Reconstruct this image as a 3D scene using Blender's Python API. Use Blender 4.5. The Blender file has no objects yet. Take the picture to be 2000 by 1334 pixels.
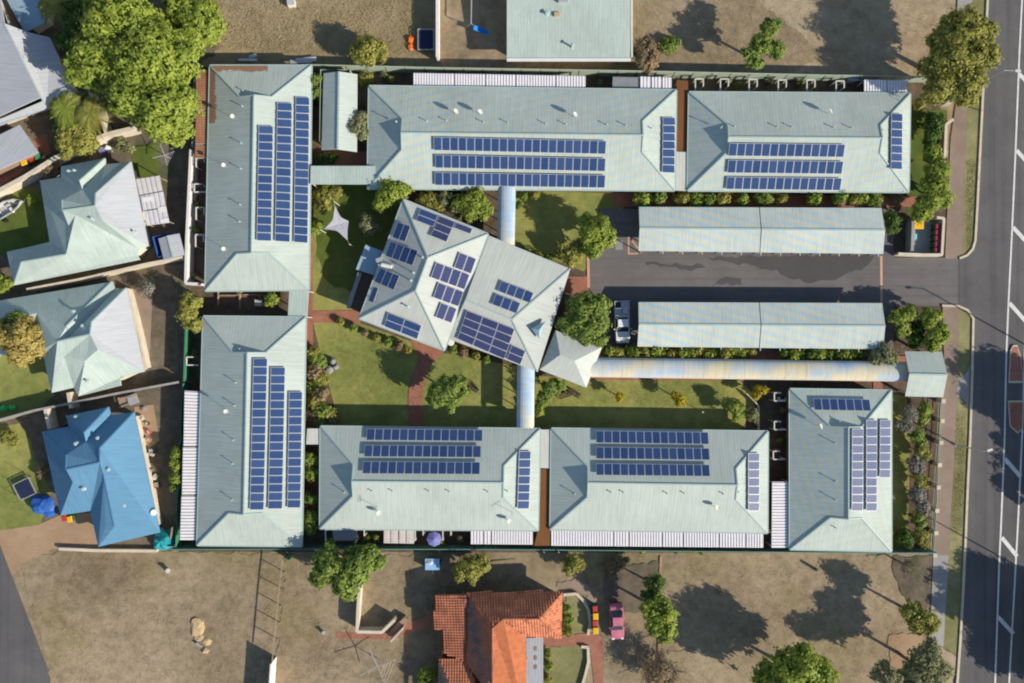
import bpy, bmesh, math, random
import numpy as np
from mathutils import Vector, Matrix
R = math.radians
random.seed(7)
rng = np.random.default_rng(11)
SC = bpy.context.scene
COL = SC.collection

# ---------------------------------------------------------------- camera, sky, sun
CAM_H = 95.0            # metres above the ground, looking straight down
FPX = 1456.0            # focal length in pixels of the 2000 px wide photograph
cam_d = bpy.data.cameras.new('camera')
cam_d.sensor_width = 36.0
cam_d.lens = 36.0 * FPX / 2000.0
cam_d.clip_end = 2000.0
cam = bpy.data.objects.new('camera', cam_d)
cam.location = (0, 0, CAM_H)
COL.objects.link(cam)
SC.camera = cam

SUN_EL = 27.5
SUN_DIR = Vector((0.876 * math.cos(R(SUN_EL)), -0.482 * math.cos(R(SUN_EL)), math.sin(R(SUN_EL)))).normalized()
W = bpy.data.worlds.new('World')
SC.world = W
W.use_nodes = True
wn = W.node_tree.nodes
bg = wn['Background']
sky = wn.new('ShaderNodeTexSky')
sky.sky_type = 'NISHITA'
sky.sun_disc = False
sky.sun_elevation = R(SUN_EL)
sky.sun_rotation = math.atan2(SUN_DIR.x, SUN_DIR.y)
sky.altitude = 20
sky.air_density = 1.0
sky.dust_density = 0.4
W.node_tree.links.new(sky.outputs[0], bg.inputs[0])
bg.inputs[1].default_value = 0.11
sl = bpy.data.lights.new('sun', 'SUN')
sl.energy = 5.0
sl.angle = R(0.53)
sl.color = (1.0, 0.91, 0.78)
so = bpy.data.objects.new('sun', sl)
so.rotation_euler = SUN_DIR.to_track_quat('Z', 'Y').to_euler()
so.location = (60, -40, 60)
COL.objects.link(so)
SC.view_settings.view_transform = 'Standard'
SC.view_settings.look = 'None'
SC.view_settings.gamma = 1.0
SC.view_settings.exposure = 0.29
SC.render.engine = 'CYCLES'
SC.cycles.filter_width = 2.0
SC.cycles.max_bounces = 5
SC.cycles.transparent_max_bounces = 8

# ---------------------------------------------------------------- helpers
def P(px, py, z=0.0):
    """ground plan position of a surveyed point of the photograph at height z"""
    k = (CAM_H - z) / FPX
    return Vector(((px - 1000.0) * k, (667.0 - py) * k, z))
M_PX = CAM_H / FPX      # metres per pixel on the ground

def new_mat(name):
    m = bpy.data.materials.new(name)
    m.use_nodes = True
    nt = m.node_tree
    b = nt.nodes['Principled BSDF']
    return m, nt, b
def N(nt, t, **kw):
    n = nt.nodes.new(t)
    for k, v in kw.items():
        setattr(n, k, v)
    return n
def noise(nt, vec, scale, detail=4, rough=.6):
    n = N(nt, 'ShaderNodeTexNoise')
    n.inputs['Scale'].default_value = scale
    n.inputs['Detail'].default_value = detail
    n.inputs['Roughness'].default_value = rough
    nt.links.new(vec, n.inputs['Vector'])
    return n.outputs['Fac']
def ramp(nt, fac, stops):
    r = N(nt, 'ShaderNodeValToRGB')
    el = r.color_ramp.elements
    while len(el) < len(stops):
        el.new(0.5)
    for e, (p, c) in zip(el, stops):
        e.position = p
        e.color = (c[0], c[1], c[2], 1) if not isinstance(c, (int, float)) else (c, c, c, 1)
    nt.links.new(fac, r.inputs[0])
    return r.outputs[0]
def mixc(nt, fac, a, b, mode='MIX'):
    m = N(nt, 'ShaderNodeMix', data_type='RGBA', blend_type=mode)
    for sock, v in ((m.inputs[0], fac), (m.inputs[6], a), (m.inputs[7], b)):
        if isinstance(v, (int, float)):
            sock.default_value = v
        elif isinstance(v, (tuple, list)):
            sock.default_value = (v[0], v[1], v[2], 1)
        else:
            nt.links.new(v, sock)
    return m.outputs[2]
def add_bump(nt, b, h, strength, dist=.05):
    bp = N(nt, 'ShaderNodeBump')
    bp.inputs['Strength'].default_value = strength
    bp.inputs['Distance'].default_value = dist
    nt.links.new(h, bp.inputs['Height'])
    nt.links.new(bp.outputs[0], b.inputs['Normal'])
def world_pos(nt):
    return N(nt, 'ShaderNodeNewGeometry').outputs['Position']

def mat(name, col, rough=.75, var=.18, scale=1.5, fine=12, metal=0, spec=.25, bump=.0):
    m, nt, b = new_mat(name)
    p = world_pos(nt)
    f1 = noise(nt, p, scale, 5)
    f2 = noise(nt, p, fine, 3)
    c1 = ramp(nt, f1, [(.3, [c * (1 - var) for c in col]), (.7, [min(1, c * (1 + var)) for c in col])])
    c2 = mixc(nt, .35 if var > 0 else 0, c1, ramp(nt, f2, [(.3, .62), (.7, 1.0)]), 'MULTIPLY')
    nt.links.new(c2, b.inputs['Base Color'])
    b.inputs['Roughness'].default_value = rough
    b.inputs['Metallic'].default_value = metal
    b.inputs['Specular IOR Level'].default_value = spec
    if bump:
        add_bump(nt, b, f2, bump)
    return m

def ground_mat(name, stops, big=.06, mid=.5, fine=7, rough=.95, bump=.5, patch=None, grain=.45, wide=0):
    """soil or turf: three scales of noise over the world position"""
    m, nt, b = new_mat(name)
    p = world_pos(nt)
    a = noise(nt, p, big, 6, .62)
    c = noise(nt, p, mid, 6, .7)
    d = noise(nt, p, fine, 5, .7)
    mx = N(nt, 'ShaderNodeMath', operation='MULTIPLY_ADD')
    nt.links.new(c, mx.inputs[0]); mx.inputs[1].default_value = .55; nt.links.new(a, mx.inputs[2])
    mx2 = N(nt, 'ShaderNodeMath', operation='MULTIPLY_ADD')
    nt.links.new(d, mx2.inputs[0]); mx2.inputs[1].default_value = grain; nt.links.new(mx.outputs[0], mx2.inputs[2])
    mr = N(nt, 'ShaderNodeMapRange')
    mr.inputs['From Min'].default_value = .62 + .0
    mr.inputs['From Max'].default_value = 1.38
    nt.links.new(mx2.outputs[0], mr.inputs[0])
    colr = ramp(nt, mr.outputs[0], stops)
    if patch:
        f = noise(nt, p, patch[0], 4, .55)
        fr = ramp(nt, f, [(patch[1], 0.0), (patch[1] + .1, 1.0)])
        colr = mixc(nt, fr, colr, mixc(nt, .5, patch[2], colr))
    if wide:
        w_ = noise(nt, p, .045, 5, .6)
        colr = mixc(nt, wide, colr, ramp(nt, w_, [(.32, (.74, .74, .66)), (.5, (1.04, 1.01, .97)), (.66, (1.28, 1.18, 1.17))]), 'MULTIPLY')
        w2 = noise(nt, p, .9, 6, .75)
        colr = mixc(nt, wide * .8, colr, ramp(nt, w2, [(.36, .62), (.55, 1.0), (.75, 1.22)]), 'MULTIPLY')
    e = noise(nt, p, 22, 2)
    colr = mixc(nt, .5, colr, ramp(nt, e, [(.3, .55), (.75, 1.15)]), 'MULTIPLY')
    nt.links.new(colr, b.inputs['Base Color'])
    b.inputs['Roughness'].default_value = rough
    b.inputs['Specular IOR Level'].default_value = .1
    add_bump(nt, b, mx2.outputs[0], bump, .12)
    return m

def roof_mat(name, col, rib=.38, bands=0.0, band_scale=1.0, rough=.72, band_dir=(-.3, 1.0), stain=.1, spec=.18, metal=0.0, ribstr=.13, distort=1.5, rust=False, blotch=False):
    """ribbed steel sheeting: u of the UV map runs along the eave, v up the slope (metres)"""
    m, nt, b = new_mat(name)
    uv = N(nt, 'ShaderNodeUVMap').outputs[0]
    sx = N(nt, 'ShaderNodeSeparateXYZ'); nt.links.new(uv, sx.inputs[0])
    mu = N(nt, 'ShaderNodeMath', operation='MULTIPLY'); nt.links.new(sx.outputs[0], mu.inputs[0]); mu.inputs[1].default_value = 2 * math.pi / rib
    sn = N(nt, 'ShaderNodeMath', operation='SINE'); nt.links.new(mu.outputs[0], sn.inputs[0])
    p = world_pos(nt)
    f1 = noise(nt, p, .16, 6, .65)
    mp = N(nt, 'ShaderNodeMapping'); nt.links.new(uv, mp.inputs[0]); mp.inputs['Scale'].default_value = (2.2, .18, 1)
    f2 = noise(nt, mp.outputs[0], 1.6, 4)
    c = ramp(nt, f1, [(.3, [x * (1 - stain) for x in col]), (.7, [x * (1 + stain) for x in col])])
    c = mixc(nt, .5, c, ramp(nt, f2, [(.3, .74), (.62, 1.03)]), 'MULTIPLY')
    rl = ramp(nt, sn.outputs[0], [(.0, .86), (.9, 1.0)])
    c = mixc(nt, ribstr, c, rl, 'MULTIPLY')
    if blotch:  # blue and orange sheen painted in as soft blotches
        mq = N(nt, 'ShaderNodeMapping'); nt.links.new(uv, mq.inputs[0]); mq.inputs['Scale'].default_value = (.20, .26, 1)
        tq = ramp(nt, noise(nt, mq.outputs[0], 1.0, 2, .5), [(.30, (.62, .82, 1.22)), (.40, (.92, 1.0, 1.08)), (.48, (1.08, 1.05, .98)), (.58, (1.36, 1.12, .74)), (.70, (1.16, 1.06, .92))])
        c = mixc(nt, 1.0, c, tq, 'MULTIPLY')
    elif bands:  # blue and orange interference sheen painted in as colour bands
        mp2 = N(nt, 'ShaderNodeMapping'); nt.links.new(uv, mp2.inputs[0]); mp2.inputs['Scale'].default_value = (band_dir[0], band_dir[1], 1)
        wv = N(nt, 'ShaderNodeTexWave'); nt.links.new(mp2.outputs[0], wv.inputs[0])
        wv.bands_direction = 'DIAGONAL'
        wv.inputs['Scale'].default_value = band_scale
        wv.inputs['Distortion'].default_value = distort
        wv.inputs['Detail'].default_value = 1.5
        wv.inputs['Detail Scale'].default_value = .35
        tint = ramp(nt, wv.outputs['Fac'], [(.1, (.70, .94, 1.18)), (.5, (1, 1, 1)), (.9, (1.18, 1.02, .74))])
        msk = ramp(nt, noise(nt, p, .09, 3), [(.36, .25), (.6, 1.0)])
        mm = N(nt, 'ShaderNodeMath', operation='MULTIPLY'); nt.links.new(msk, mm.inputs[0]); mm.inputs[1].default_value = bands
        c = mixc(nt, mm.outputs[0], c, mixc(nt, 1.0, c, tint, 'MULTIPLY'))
    if rust:
        s3 = N(nt, 'ShaderNodeSeparateXYZ'); nt.links.new(p, s3.inputs[0])
        def mth(op, a, b_=0.0):
            n_ = N(nt, 'ShaderNodeMath', operation=op)
            for i_, q_ in enumerate((a, b_)):
                if isinstance(q_, (int, float)): n_.inputs[i_].default_value = q_
                else: nt.links.new(q_, n_.inputs[i_])
            return n_.outputs[0]
        d1 = mth('MULTIPLY', mth('SUBTRACT', s3.outputs[1], 33.0), mth('LESS_THAN', s3.outputs[0], -30.2))
        d2 = mth('MULTIPLY', mth('SUBTRACT', -36.2, s3.outputs[0]), mth('GREATER_THAN', s3.outputs[1], 27.0))
        e_ = mth('ADD', mth('MAXIMUM', d1, d2), mth('MULTIPLY', mth('SUBTRACT', noise(nt, p, 1.6, 5, .7), .5), 1.6))
        c = mixc(nt, ramp(nt, e_, [(.28, 0.0), (.48, .9)]), c, mixc(nt, noise(nt, p, 6, 3), (.22, .085, .04), (.42, .22, .13)))
    nt.links.new(c, b.inputs['Base Color'])
    b.inputs['Roughness'].default_value = rough
    b.inputs['Specular IOR Level'].default_value = spec
    b.inputs['Metallic'].default_value = metal
    add_bump(nt, b, sn.outputs[0], .12, .02)
    return m

def leaf_mat(name, lo, hi, trans=.38):
    m, nt, b = new_mat(name)
    at = N(nt, 'ShaderNodeAttribute', attribute_name='tint')
    c = ramp(nt, at.outputs['Fac'], [(0, lo), (1, hi)])
    nt.links.new(c, b.inputs['Base Color'])
    b.inputs['Roughness'].default_value = .6
    b.inputs['Specular IOR Level'].default_value = .2
    tr = N(nt, 'ShaderNodeBsdfTranslucent')
    nt.links.new(c, tr.inputs[0])
    ms = N(nt, 'ShaderNodeMixShader'); ms.inputs[0].default_value = trans
    nt.links.new(b.outputs[0], ms.inputs[1]); nt.links.new(tr.outputs[0], ms.inputs[2])
    nt.links.new(ms.outputs[0], nt.nodes['Material Output'].inputs[0])
    return m

class MB:
    """collects shapes and links them as ONE mesh object"""
    def __init__(s):
        s.v, s.f, s.m = [], [], []
    def poly(s, pts, m=0, up=False):
        pts = [Vector(p) for p in pts]
        if up:
            n = Vector((0, 0, 0))
            for i in range(len(pts)):
                a, b = pts[i], pts[(i + 1) % len(pts)]
                n += a.cross(b)
            if n.z < 0:
                pts = pts[::-1]
        k = len(s.v)
        s.v += [tuple(p) for p in pts]
        s.f.append(tuple(range(k, k + len(pts)))); s.m.append(m)
        return s
    def hexa(s, b, t, m=0):
        k = len(s.v)
        s.v += [tuple(p) for p in b] + [tuple(p) for p in t]
        n = len(b)
        s.f.append(tuple(range(k + n - 1, k - 1, -1))); s.m.append(m)
        s.f.append(tuple(range(k + n, k + 2 * n))); s.m.append(m)
        for i in range(n):
            j = (i + 1) % n
            s.f.append((k + i, k + j, k + n + j, k + n + i)); s.m.append(m)
        return s
    def prism(s, pts, z0, z1, m=0):
        pts = [Vector((p[0], p[1], 0)) for p in pts]
        a = sum(pts[i].x * pts[(i + 1) % len(pts)].y - pts[(i + 1) % len(pts)].x * pts[i].y for i in range(len(pts)))
        if a < 0: pts = pts[::-1]
        return s.hexa([(p.x, p.y, z0) for p in pts], [(p.x, p.y, z1) for p in pts], m)
    def box(s, c, size, ang=0, m=0):
        hx, hy, hz = size[0] / 2, size[1] / 2, size[2] / 2
        ca, sa = math.cos(ang), math.sin(ang)
        pts = [(c[0] + x * ca - y * sa, c[1] + x * sa + y * ca) for x, y in ((-hx, -hy), (hx, -hy), (hx, hy), (-hx, hy))]
        return s.hexa([(x, y, c[2] - hz) for x, y in pts], [(x, y, c[2] + hz) for x, y in pts], m)
    def beam(s, p, q, w, h, m=0, up=Vector((0, 0, 1))):
        p, q = Vector(p), Vector(q)
        d = (q - p).normalized()
        a = d.cross(up)
        if a.length < 1e-4: a = d.cross(Vector((0, 1, 0)))
        a.normalize(); b = a.cross(d)
        o = [(-w / 2, -h / 2), (w / 2, -h / 2), (w / 2, h / 2), (-w / 2, h / 2)]
        return s.hexa([p + a * x + b * y for x, y in o], [q + a * x + b * y for x, y in o], m)
    def tube(s, p, q, r0, r1=None, n=8, m=0):
        r1 = r0 if r1 is None else r1
        p, q = Vector(p), Vector(q)
        d = (q - p).normalized()
        a = d.cross(Vector((0, 0, 1)))
        if a.length < 1e-4: a = Vector((1, 0, 0))
        a.normalize(); b = a.cross(d)
        cs = [(math.cos(2 * math.pi * i / n), math.sin(2 * math.pi * i / n)) for i in range(n)]
        return s.hexa([p + a * x * r0 - b * y * r0 for x, y in cs], [q + a * x * r1 - b * y * r1 for x, y in cs], m)
    def blob(s, c, r, seed=0, m=0, n=8, rings=5, jag=.2):
        rn = random.Random(seed)
        k = len(s.v); c = Vector(c)
        s.v.append(tuple(c + Vector((0, 0, r[2]))))
        for i in range(1, rings):
            th = math.pi * i / rings
            for j in range(n):
                ph = 2 * math.pi * j / n
                g = 1 + rn.uniform(-jag, jag)
                s.v.append(tuple(c + Vector((r[0] * math.sin(th) * math.cos(ph) * g, r[1] * math.sin(th) * math.sin(ph) * g, r[2] * math.cos(th) * g))))
        s.v.append(tuple(c - Vector((0, 0, r[2]))))
        e = len(s.v) - 1
        for j in range(n):
            j2 = (j + 1) % n
            s.f.append((k, k + 1 + j, k + 1 + j2)); s.m.append(m)
            for i in range(rings - 2):
                a = k + 1 + i * n
                s.f.append((a + j, a + n + j, a + n + j2, a + j2)); s.m.append(m)
            a = k + 1 + (rings - 2) * n
            s.f.append((a + j, e, a + j2)); s.m.append(m)
        return s
    def mesh(s, name, mats, org=(0, 0, 0), smooth=False, uv=True):
        me = bpy.data.meshes.new(name)
        o = Vector(org)
        me.from_pydata([tuple(Vector(v) - o) for v in s.v], [], s.f)
        for m in (mats if isinstance(mats, (list, tuple)) else [mats]):
            me.materials.append(m)
        me.polygons.foreach_set('material_index', s.m)
        if smooth:
            me.polygons.foreach_set('use_smooth', [True] * len(s.f))
        if uv:
            lay = me.uv_layers.new(name='UVMap').data
            for pl in me.polygons:
                n = pl.normal
                e = Vector((0, 0, 1)).cross(n)
                e = e.normalized() if e.length > 1e-3 else Vector((1, 0, 0))
                g = n.cross(e)
                for li in pl.loop_indices:
                    co = me.vertices[me.loops[li].vertex_index].co + o
                    lay[li].uv = (co.dot(e), co.dot(g))
        me.update()
        return me
    def build(s, name, mats, parent=None, smooth=False, uv=True, kind=None, loc=None):
        if parent is None: org = Vector(loc or (0, 0, 0))
        elif parent.parent is None: org = parent.location.copy()
        else: org = ORG[parent.name]
        me = s.mesh(name, mats, org, smooth, uv)
        ob = bpy.data.objects.new(name, me)
        COL.objects.link(ob)
        if parent:
            ob.parent = parent
            ORG[ob.name] = org
        elif loc is not None:
            ob.location = loc
        if kind: ob['kind'] = kind
        return ob

def thing(name, label, cat, loc, group=None):
    o = bpy.data.objects.new(name, None)
    o.empty_display_size = .5
    o.location = Vector(loc)
    o['label'] = label; o['category'] = cat
    if group: o['group'] = group
    COL.objects.link(o)
    return o
def tag(o, label, cat, group=None):
    o['label'] = label; o['category'] = cat
    if group: o['group'] = group
    return o
def clone(root, loc, rz=None, sc=None, label=None):
    r = root.copy(); COL.objects.link(r)
    r.location = loc
    if rz is not None: r.rotation_euler = (0, 0, rz)
    if sc is not None: r.scale = sc
    if label: r['label'] = label
    for ch in list(root.children):
        c = ch.copy(); COL.objects.link(c); c.parent = r
        for g in ch.children:
            d = g.copy(); COL.objects.link(d); d.parent = c
    return r

LEVEL = [0]
ORG = {}
RAGGED = {'soil', 'sandy_soil', 'rough_grass', 'yard_soil', 'vacant_ground', 'front_lawn', 'back_lawn', 'gravel_path', 'damp_patch', 'dark_ground', 'shade_painted_lawn'}
def ragged(pts, step=9, amp=5):
    """an uneven natural border in place of a straight one"""
    rn = random.Random(len(pts) * 31 + int(pts[0][0]))
    out = []
    ph = [rn.uniform(0, 6.28) for _ in range(4)]
    for i in range(len(pts)):
        a, c = pts[i], pts[(i + 1) % len(pts)]
        L = math.hypot(c[0] - a[0], c[1] - a[1]); n = max(1, int(L / step))
        for k in range(n):
            x, y = a[0] + (c[0] - a[0]) * k / n, a[1] + (c[1] - a[1]) * k / n
            out.append((x + amp * .5 * (math.sin(y * .11 + ph[0]) + math.sin(y * .31 + ph[1])) * .7 + rn.uniform(-1.5, 1.5), y + amp * .5 * (math.sin(x * .13 + ph[2]) + math.sin(x * .29 + ph[3])) * .7 + rn.uniform(-1.5, 1.5)))
    return out
def sheet(name, pts, m, z=None, kind='structure'):
    """a flat piece of the ground; each new one lies about 4 mm above the last"""
    if z is None:
        LEVEL[0] += 1
        z = .002 * LEVEL[0]
    if name in RAGGED: pts = ragged(pts)
    b = MB().poly([P(x, y, 0) + Vector((0, 0, z)) for x, y in pts], up=True)
    return b.build(name, m, kind=kind)

# ---------------------------------------------------------------- materials
M = {}
M['dry'] = ground_mat('dry_ground', [(0, (.15, .115, .065)), (.3, (.265, .205, .135)), (.55, (.365, .292, .195)), (.8, (.455, .37, .258)), (1, (.54, .445, .345))], patch=(.09, .54, (.23, .205, .095)), wide=.9)
M['sandy'] = ground_mat('sandy_ground', [(0, (.16, .12, .07)), (.4, (.34, .27, .17)), (.75, (.48, .40, .28)), (1, (.58, .50, .38))], big=.1, wide=.7)
M['straw'] = ground_mat('straw_grass', [(0, (.15, .115, .055)), (.35, (.31, .25, .14)), (.65, (.40, .325, .19)), (1, (.50, .42, .27))], wide=.7, big=.12, fine=5, bump=.3)
M['lawn'] = ground_mat('lawn_turf', [(0, (.18, .215, .06)), (.3, (.255, .285, .085)), (.6, (.34, .335, .105)), (.85, (.42, .375, .14)), (1, (.47, .40, .19))], big=.09, mid=.4, bump=.25, grain=.25, wide=.75)
M['lawn2'] = ground_mat('shade_painted_turf', [(0, (.05, .08, .02)), (.4, (.10, .14, .03)), (.8, (.18, .20, .05)), (1, (.24, .23, .08))], big=.15, bump=.3)  # turf with shade put into its colour, darker and greener than the lawn
M['verge'] = ground_mat('verge_turf', [(0, (.14, .14, .05)), (.5, (.26, .245, .11)), (1, (.42, .37, .20))], big=.15, mid=1.0)
M['mulch'] = ground_mat('garden_mulch', [(0, (.06, .048, .035)), (.5, (.135, .10, .07)), (1, (.24, .18, .125))], big=.3, mid=1.2)
M['yard'] = ground_mat('yard_earth', [(0, (.085, .07, .052)), (.5, (.17, .138, .10)), (1, (.27, .22, .165))], big=.25, mid=1.0, patch=(.3, .55, (.06, .10, .03)))
M['asphalt'] = ground_mat('asphalt', [(0, (.135, .126, .123)), (.5, (.190, .176, .170)), (1, (.25, .230, .220))], big=.05, mid=.3, fine=14, bump=.12, grain=.3)
M['road'] = ground_mat('road_asphalt', [(0, (.108, .104, .105)), (.5, (.148, .141, .140)), (1, (.195, .183, .180))], big=.05, mid=.3, fine=14, bump=.12, grain=.3)
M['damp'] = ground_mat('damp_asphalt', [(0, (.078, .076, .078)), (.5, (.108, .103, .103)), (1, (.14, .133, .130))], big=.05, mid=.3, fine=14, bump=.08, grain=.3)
M['path'] = ground_mat('footpath_concrete', [(0, (.24, .18, .14)), (.5, (.36, .275, .215)), (1, (.46, .36, .29))], big=.08, mid=.5, bump=.1, grain=.2)
M['conc'] = ground_mat('grey_concrete', [(0, (.26, .25, .24)), (.5, (.40, .385, .36)), (1, (.52, .50, .47))], big=.1, mid=.6, bump=.1, grain=.2)
def lanes(m, ax):
    nt = m.node_tree; b = nt.nodes['Principled BSDF']
    src = b.inputs['Base Color'].links[0].from_socket
    mp = N(nt, 'ShaderNodeMapping'); nt.links.new(world_pos(nt), mp.inputs[0]); mp.inputs['Scale'].default_value = (1.1, .02, 1) if ax == 'y' else (.02, 1.1, 1)
    f = noise(nt, mp.outputs[0], 1.0, 4, .6)
    f2 = noise(nt, world_pos(nt), .35, 5, .7)
    c = mixc(nt, .8, src, ramp(nt, f, [(.34, (.80, .82, .86)), (.5, (1, 1, 1)), (.68, (1.14, 1.10, 1.06))]), 'MULTIPLY')
    c = mixc(nt, .6, c, ramp(nt, f2, [(.3, .82), (.5, 1.0), (.72, 1.12)]), 'MULTIPLY')
    nt.links.new(c, b.inputs['Base Color'])
lanes(M['road'], 'y'); lanes(M['asphalt'], 'x')
M['kerb'] = mat('kerb_concrete', (.62, .53, .40), var=.15)
M['tan'] = ground_mat('tan_paving', [(0, (.30, .20, .12)), (.5, (.44, .30, .185)), (1, (.54, .39, .26))], big=.1, mid=.7, bump=.1, grain=.25)
M['white_paint'] = mat('road_paint', (.72, .71, .68), var=.12, scale=2)
M['pink_paint'] = mat('salmon_paint', (.62, .36, .24), var=.12)
def brick_mat(name, c1, c2, mortar, s=2.0, w=.5, h=.25):
    m, nt, b = new_mat(name)
    p = world_pos(nt)
    bt = N(nt, 'ShaderNodeTexBrick')
    bt.inputs['Scale'].default_value = s
    bt.inputs['Color1'].default_value = (*c1, 1); bt.inputs['Color2'].default_value = (*c2, 1); bt.inputs['Mortar'].default_value = (*mortar, 1)
    bt.inputs['Mortar Size'].default_value = .012
    bt.inputs['Brick Width'].default_value = w; bt.inputs['Row Height'].default_value = h
    nt.links.new(p, bt.inputs['Vector'])
    f = noise(nt, p, .6, 5)
    c = mixc(nt, .7, bt.outputs['Color'], ramp(nt, f, [(.3, .65), (.7, 1.15)]), 'MULTIPLY')
    nt.links.new(c, b.inputs['Base Color'])
    b.inputs['Roughness'].default_value = .85
    return m
M['redpave'] = brick_mat('red_paving', (.40, .16, .095), (.32, .13, .085), (.22, .13, .09))
M['brick'] = brick_mat('wall_brick', (.38, .24, .15), (.30, .18, .12), (.4, .35, .3), s=4)
GREEN = (.470, .530, .480)
M['roof'] = roof_mat('pale_green_sheeting', GREEN)
M['roof_a'] = roof_mat('pale_green_sheeting_rusting', GREEN, rust=True)
M['roof_m'] = roof_mat('pale_green_sheeting_painted_sheen', GREEN, bands=.42, ribstr=.08, band_scale=.55, band_dir=(-.3, 1.0))  # the tint bands are a painted moire sheen
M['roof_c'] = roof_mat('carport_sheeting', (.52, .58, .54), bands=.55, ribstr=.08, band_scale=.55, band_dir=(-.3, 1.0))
M['roof_v'] = roof_mat('vault_sheeting', (.50, .53, .53), rib=.3, blotch=True, rough=.9, spec=.08)
M['roof_v2'] = roof_mat('painted_blue_sheen_vault_sheeting', (.43, .52, .62), rib=.3, blotch=True, rough=.9, spec=.08)  # blue sheen painted in through a bluer base colour
M['roof_h'] = roof_mat('hall_sheeting', (.52, .55, .50))
M['roof_w'] = roof_mat('white_sheeting', (.42, .44, .47), stain=.06)
M['roof_e'] = roof_mat('weathered_green_sheeting', (.44, .52, .47), stain=.14)
M['roof_b'] = roof_mat('blue_sheeting', (.115, .26, .40), stain=.05)
M['roof_g'] = roof_mat('blue_grey_sheeting', (.30, .42, .50))
M['roof_r'] = roof_mat('rust_brown_sheeting', (.20, .085, .03), stain=.12, ribstr=.5)
M['roof_p'] = roof_mat('cream_sheeting', (.58, .58, .52))
M['rust'] = roof_mat('rusted_sheeting', (.36, .21, .13), stain=.45, rib=.4, ribstr=.9)
M['cap'] = mat('ridge_capping', (.40, .52, .49), rough=.5, var=.06)
M['cap_b'] = mat('blue_capping', (.11, .25, .40), rough=.5, var=.05)
M['trim'] = mat('cream_trim', (.66, .66, .58), rough=.6, var=.06)
M['wallc'] = mat('cream_render', (.66, .58, .45), rough=.85, var=.14, scale=.8)
M['wallw'] = mat('white_render', (.74, .70, .66), rough=.8, var=.08)
M['wallg'] = mat('grey_render', (.36, .34, .31), rough=.85, var=.15)
M['green_f'] = mat('pale_green_steel', (.40, .47, .36), rough=.6, var=.08)
M['green_d'] = mat('dark_green_steel', (.06, .22, .12), rough=.6, var=.1)
M['green_p'] = mat('mid_green_steel', (.13, .27, .22), rough=.6, var=.1)
M['post'] = mat('dark_post', (.10, .13, .11), rough=.6, var=.1)
M['white'] = mat('white_steel', (.78, .77, .74), rough=.5, var=.05)
M['steel'] = mat('galvanised_steel', (.55, .56, .57), rough=.4, var=.08, metal=.4)
M['poly_w'] = mat('white_polycarbonate', (.90, .88, .89), rough=.4, var=.05)
M['poly_p'] = mat('pink_grey_polycarbonate', (.66, .60, .61), rough=.4, var=.08)
M['poly_b'] = mat('beige_polycarbonate', (.62, .55, .50), rough=.5, var=.08)
M['shade'] = mat('shade_cloth', (.25, .26, .28), rough=.9, var=.1)
M['sail'] = mat('shade_sail_cloth', (.55, .53, .56), rough=.9, var=.05)
M['frame'] = mat('panel_frame', (.62, .62, .64), rough=.45, var=.0, metal=.2)
def panel_mat(name, c1, c2):
    m, nt, b = new_mat(name)
    uv = N(nt, 'ShaderNodeUVMap').outputs[0]
    oi = N(nt, 'ShaderNodeObjectInfo')
    c = ramp(nt, oi.outputs['Random'], [(0, c1), (1, c2)])
    bt = N(nt, 'ShaderNodeTexBrick'); nt.links.new(uv, bt.inputs['Vector'])
    bt.offset = 0
    bt.inputs['Scale'].default_value = 1
    bt.inputs['Brick Width'].default_value = .16; bt.inputs['Row Height'].default_value = .16; bt.inputs['Mortar Size'].default_value = .006
    bt.inputs['Color1'].default_value = (1, 1, 1, 1); bt.inputs['Color2'].default_value = (.9, .9, .9, 1); bt.inputs['Mortar'].default_value = (2.2, 2.2, 2.0, 1)
    nt.links.new(mixc(nt, 1, c, bt.outputs['Color'], 'MULTIPLY'), b.inputs['Base Color'])
    b.inputs['Roughness'].default_value = .22
    b.inputs['Specular IOR Level'].default_value = .55
    return m
M['cell'] = panel_mat('solar_cells', (.024, .055, .145), (.036, .070, .170))
M['cell3'] = panel_mat('glare_painted_solar_cells', (.095, .118, .205), (.125, .145, .235))  # glare painted into a paler cell colour for two east slopes
M['cell2'] = panel_mat('violet_solar_cells', (.036, .046, .118), (.048, .058, .140))
M['rut'] = ground_mat('scuffed_soil', [(0, (.12, .095, .055)), (.5, (.21, .165, .105)), (1, (.30, .24, .16))], big=.1)
M['bark'] = mat('bark', (.17, .13, .09), rough=.9, var=.3, fine=20, bump=.4)
M['glass'] = mat('dark_glass', (.03, .045, .06), rough=.08, var=0, spec=.6)
M['rubber'] = mat('tyre_rubber', (.025, .025, .025), rough=.85, var=.1)
M['black'] = mat('black_plastic', (.03, .03, .033), rough=.5, var=.1)
M['chrome'] = mat('light_lens', (.8, .8, .78), rough=.2, var=0)
M['redlens'] = mat('red_lens', (.5, .02, .02), rough=.25, var=0)
M['car_w'] = mat('white_car_paint', (.82, .83, .84), rough=.25, var=.02, spec=.5)
M['car_r'] = mat('faded_red_car_paint', (.55, .17, .235), rough=.5, var=.15, spec=.5)
M['yellow'] = mat('yellow_plastic', (.80, .46, .02), rough=.5, var=.05)
M['orange'] = mat('orange_plastic', (.85, .17, .02), rough=.6, var=.08)
M['red'] = mat('red_plastic', (.50, .05, .04), rough=.5, var=.08)
M['maroon'] = mat('maroon_plastic', (.26, .03, .045), rough=.5, var=.08)
M['binbody'] = mat('bin_green_plastic', (.05, .13, .07), rough=.55, var=.08)
M['binlid_g'] = mat('green_lid_plastic', (.05, .28, .12), rough=.5, var=.05)
M['teal'] = mat('teal_tarpaulin', (.02, .30, .33), rough=.6, var=.2)
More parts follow.
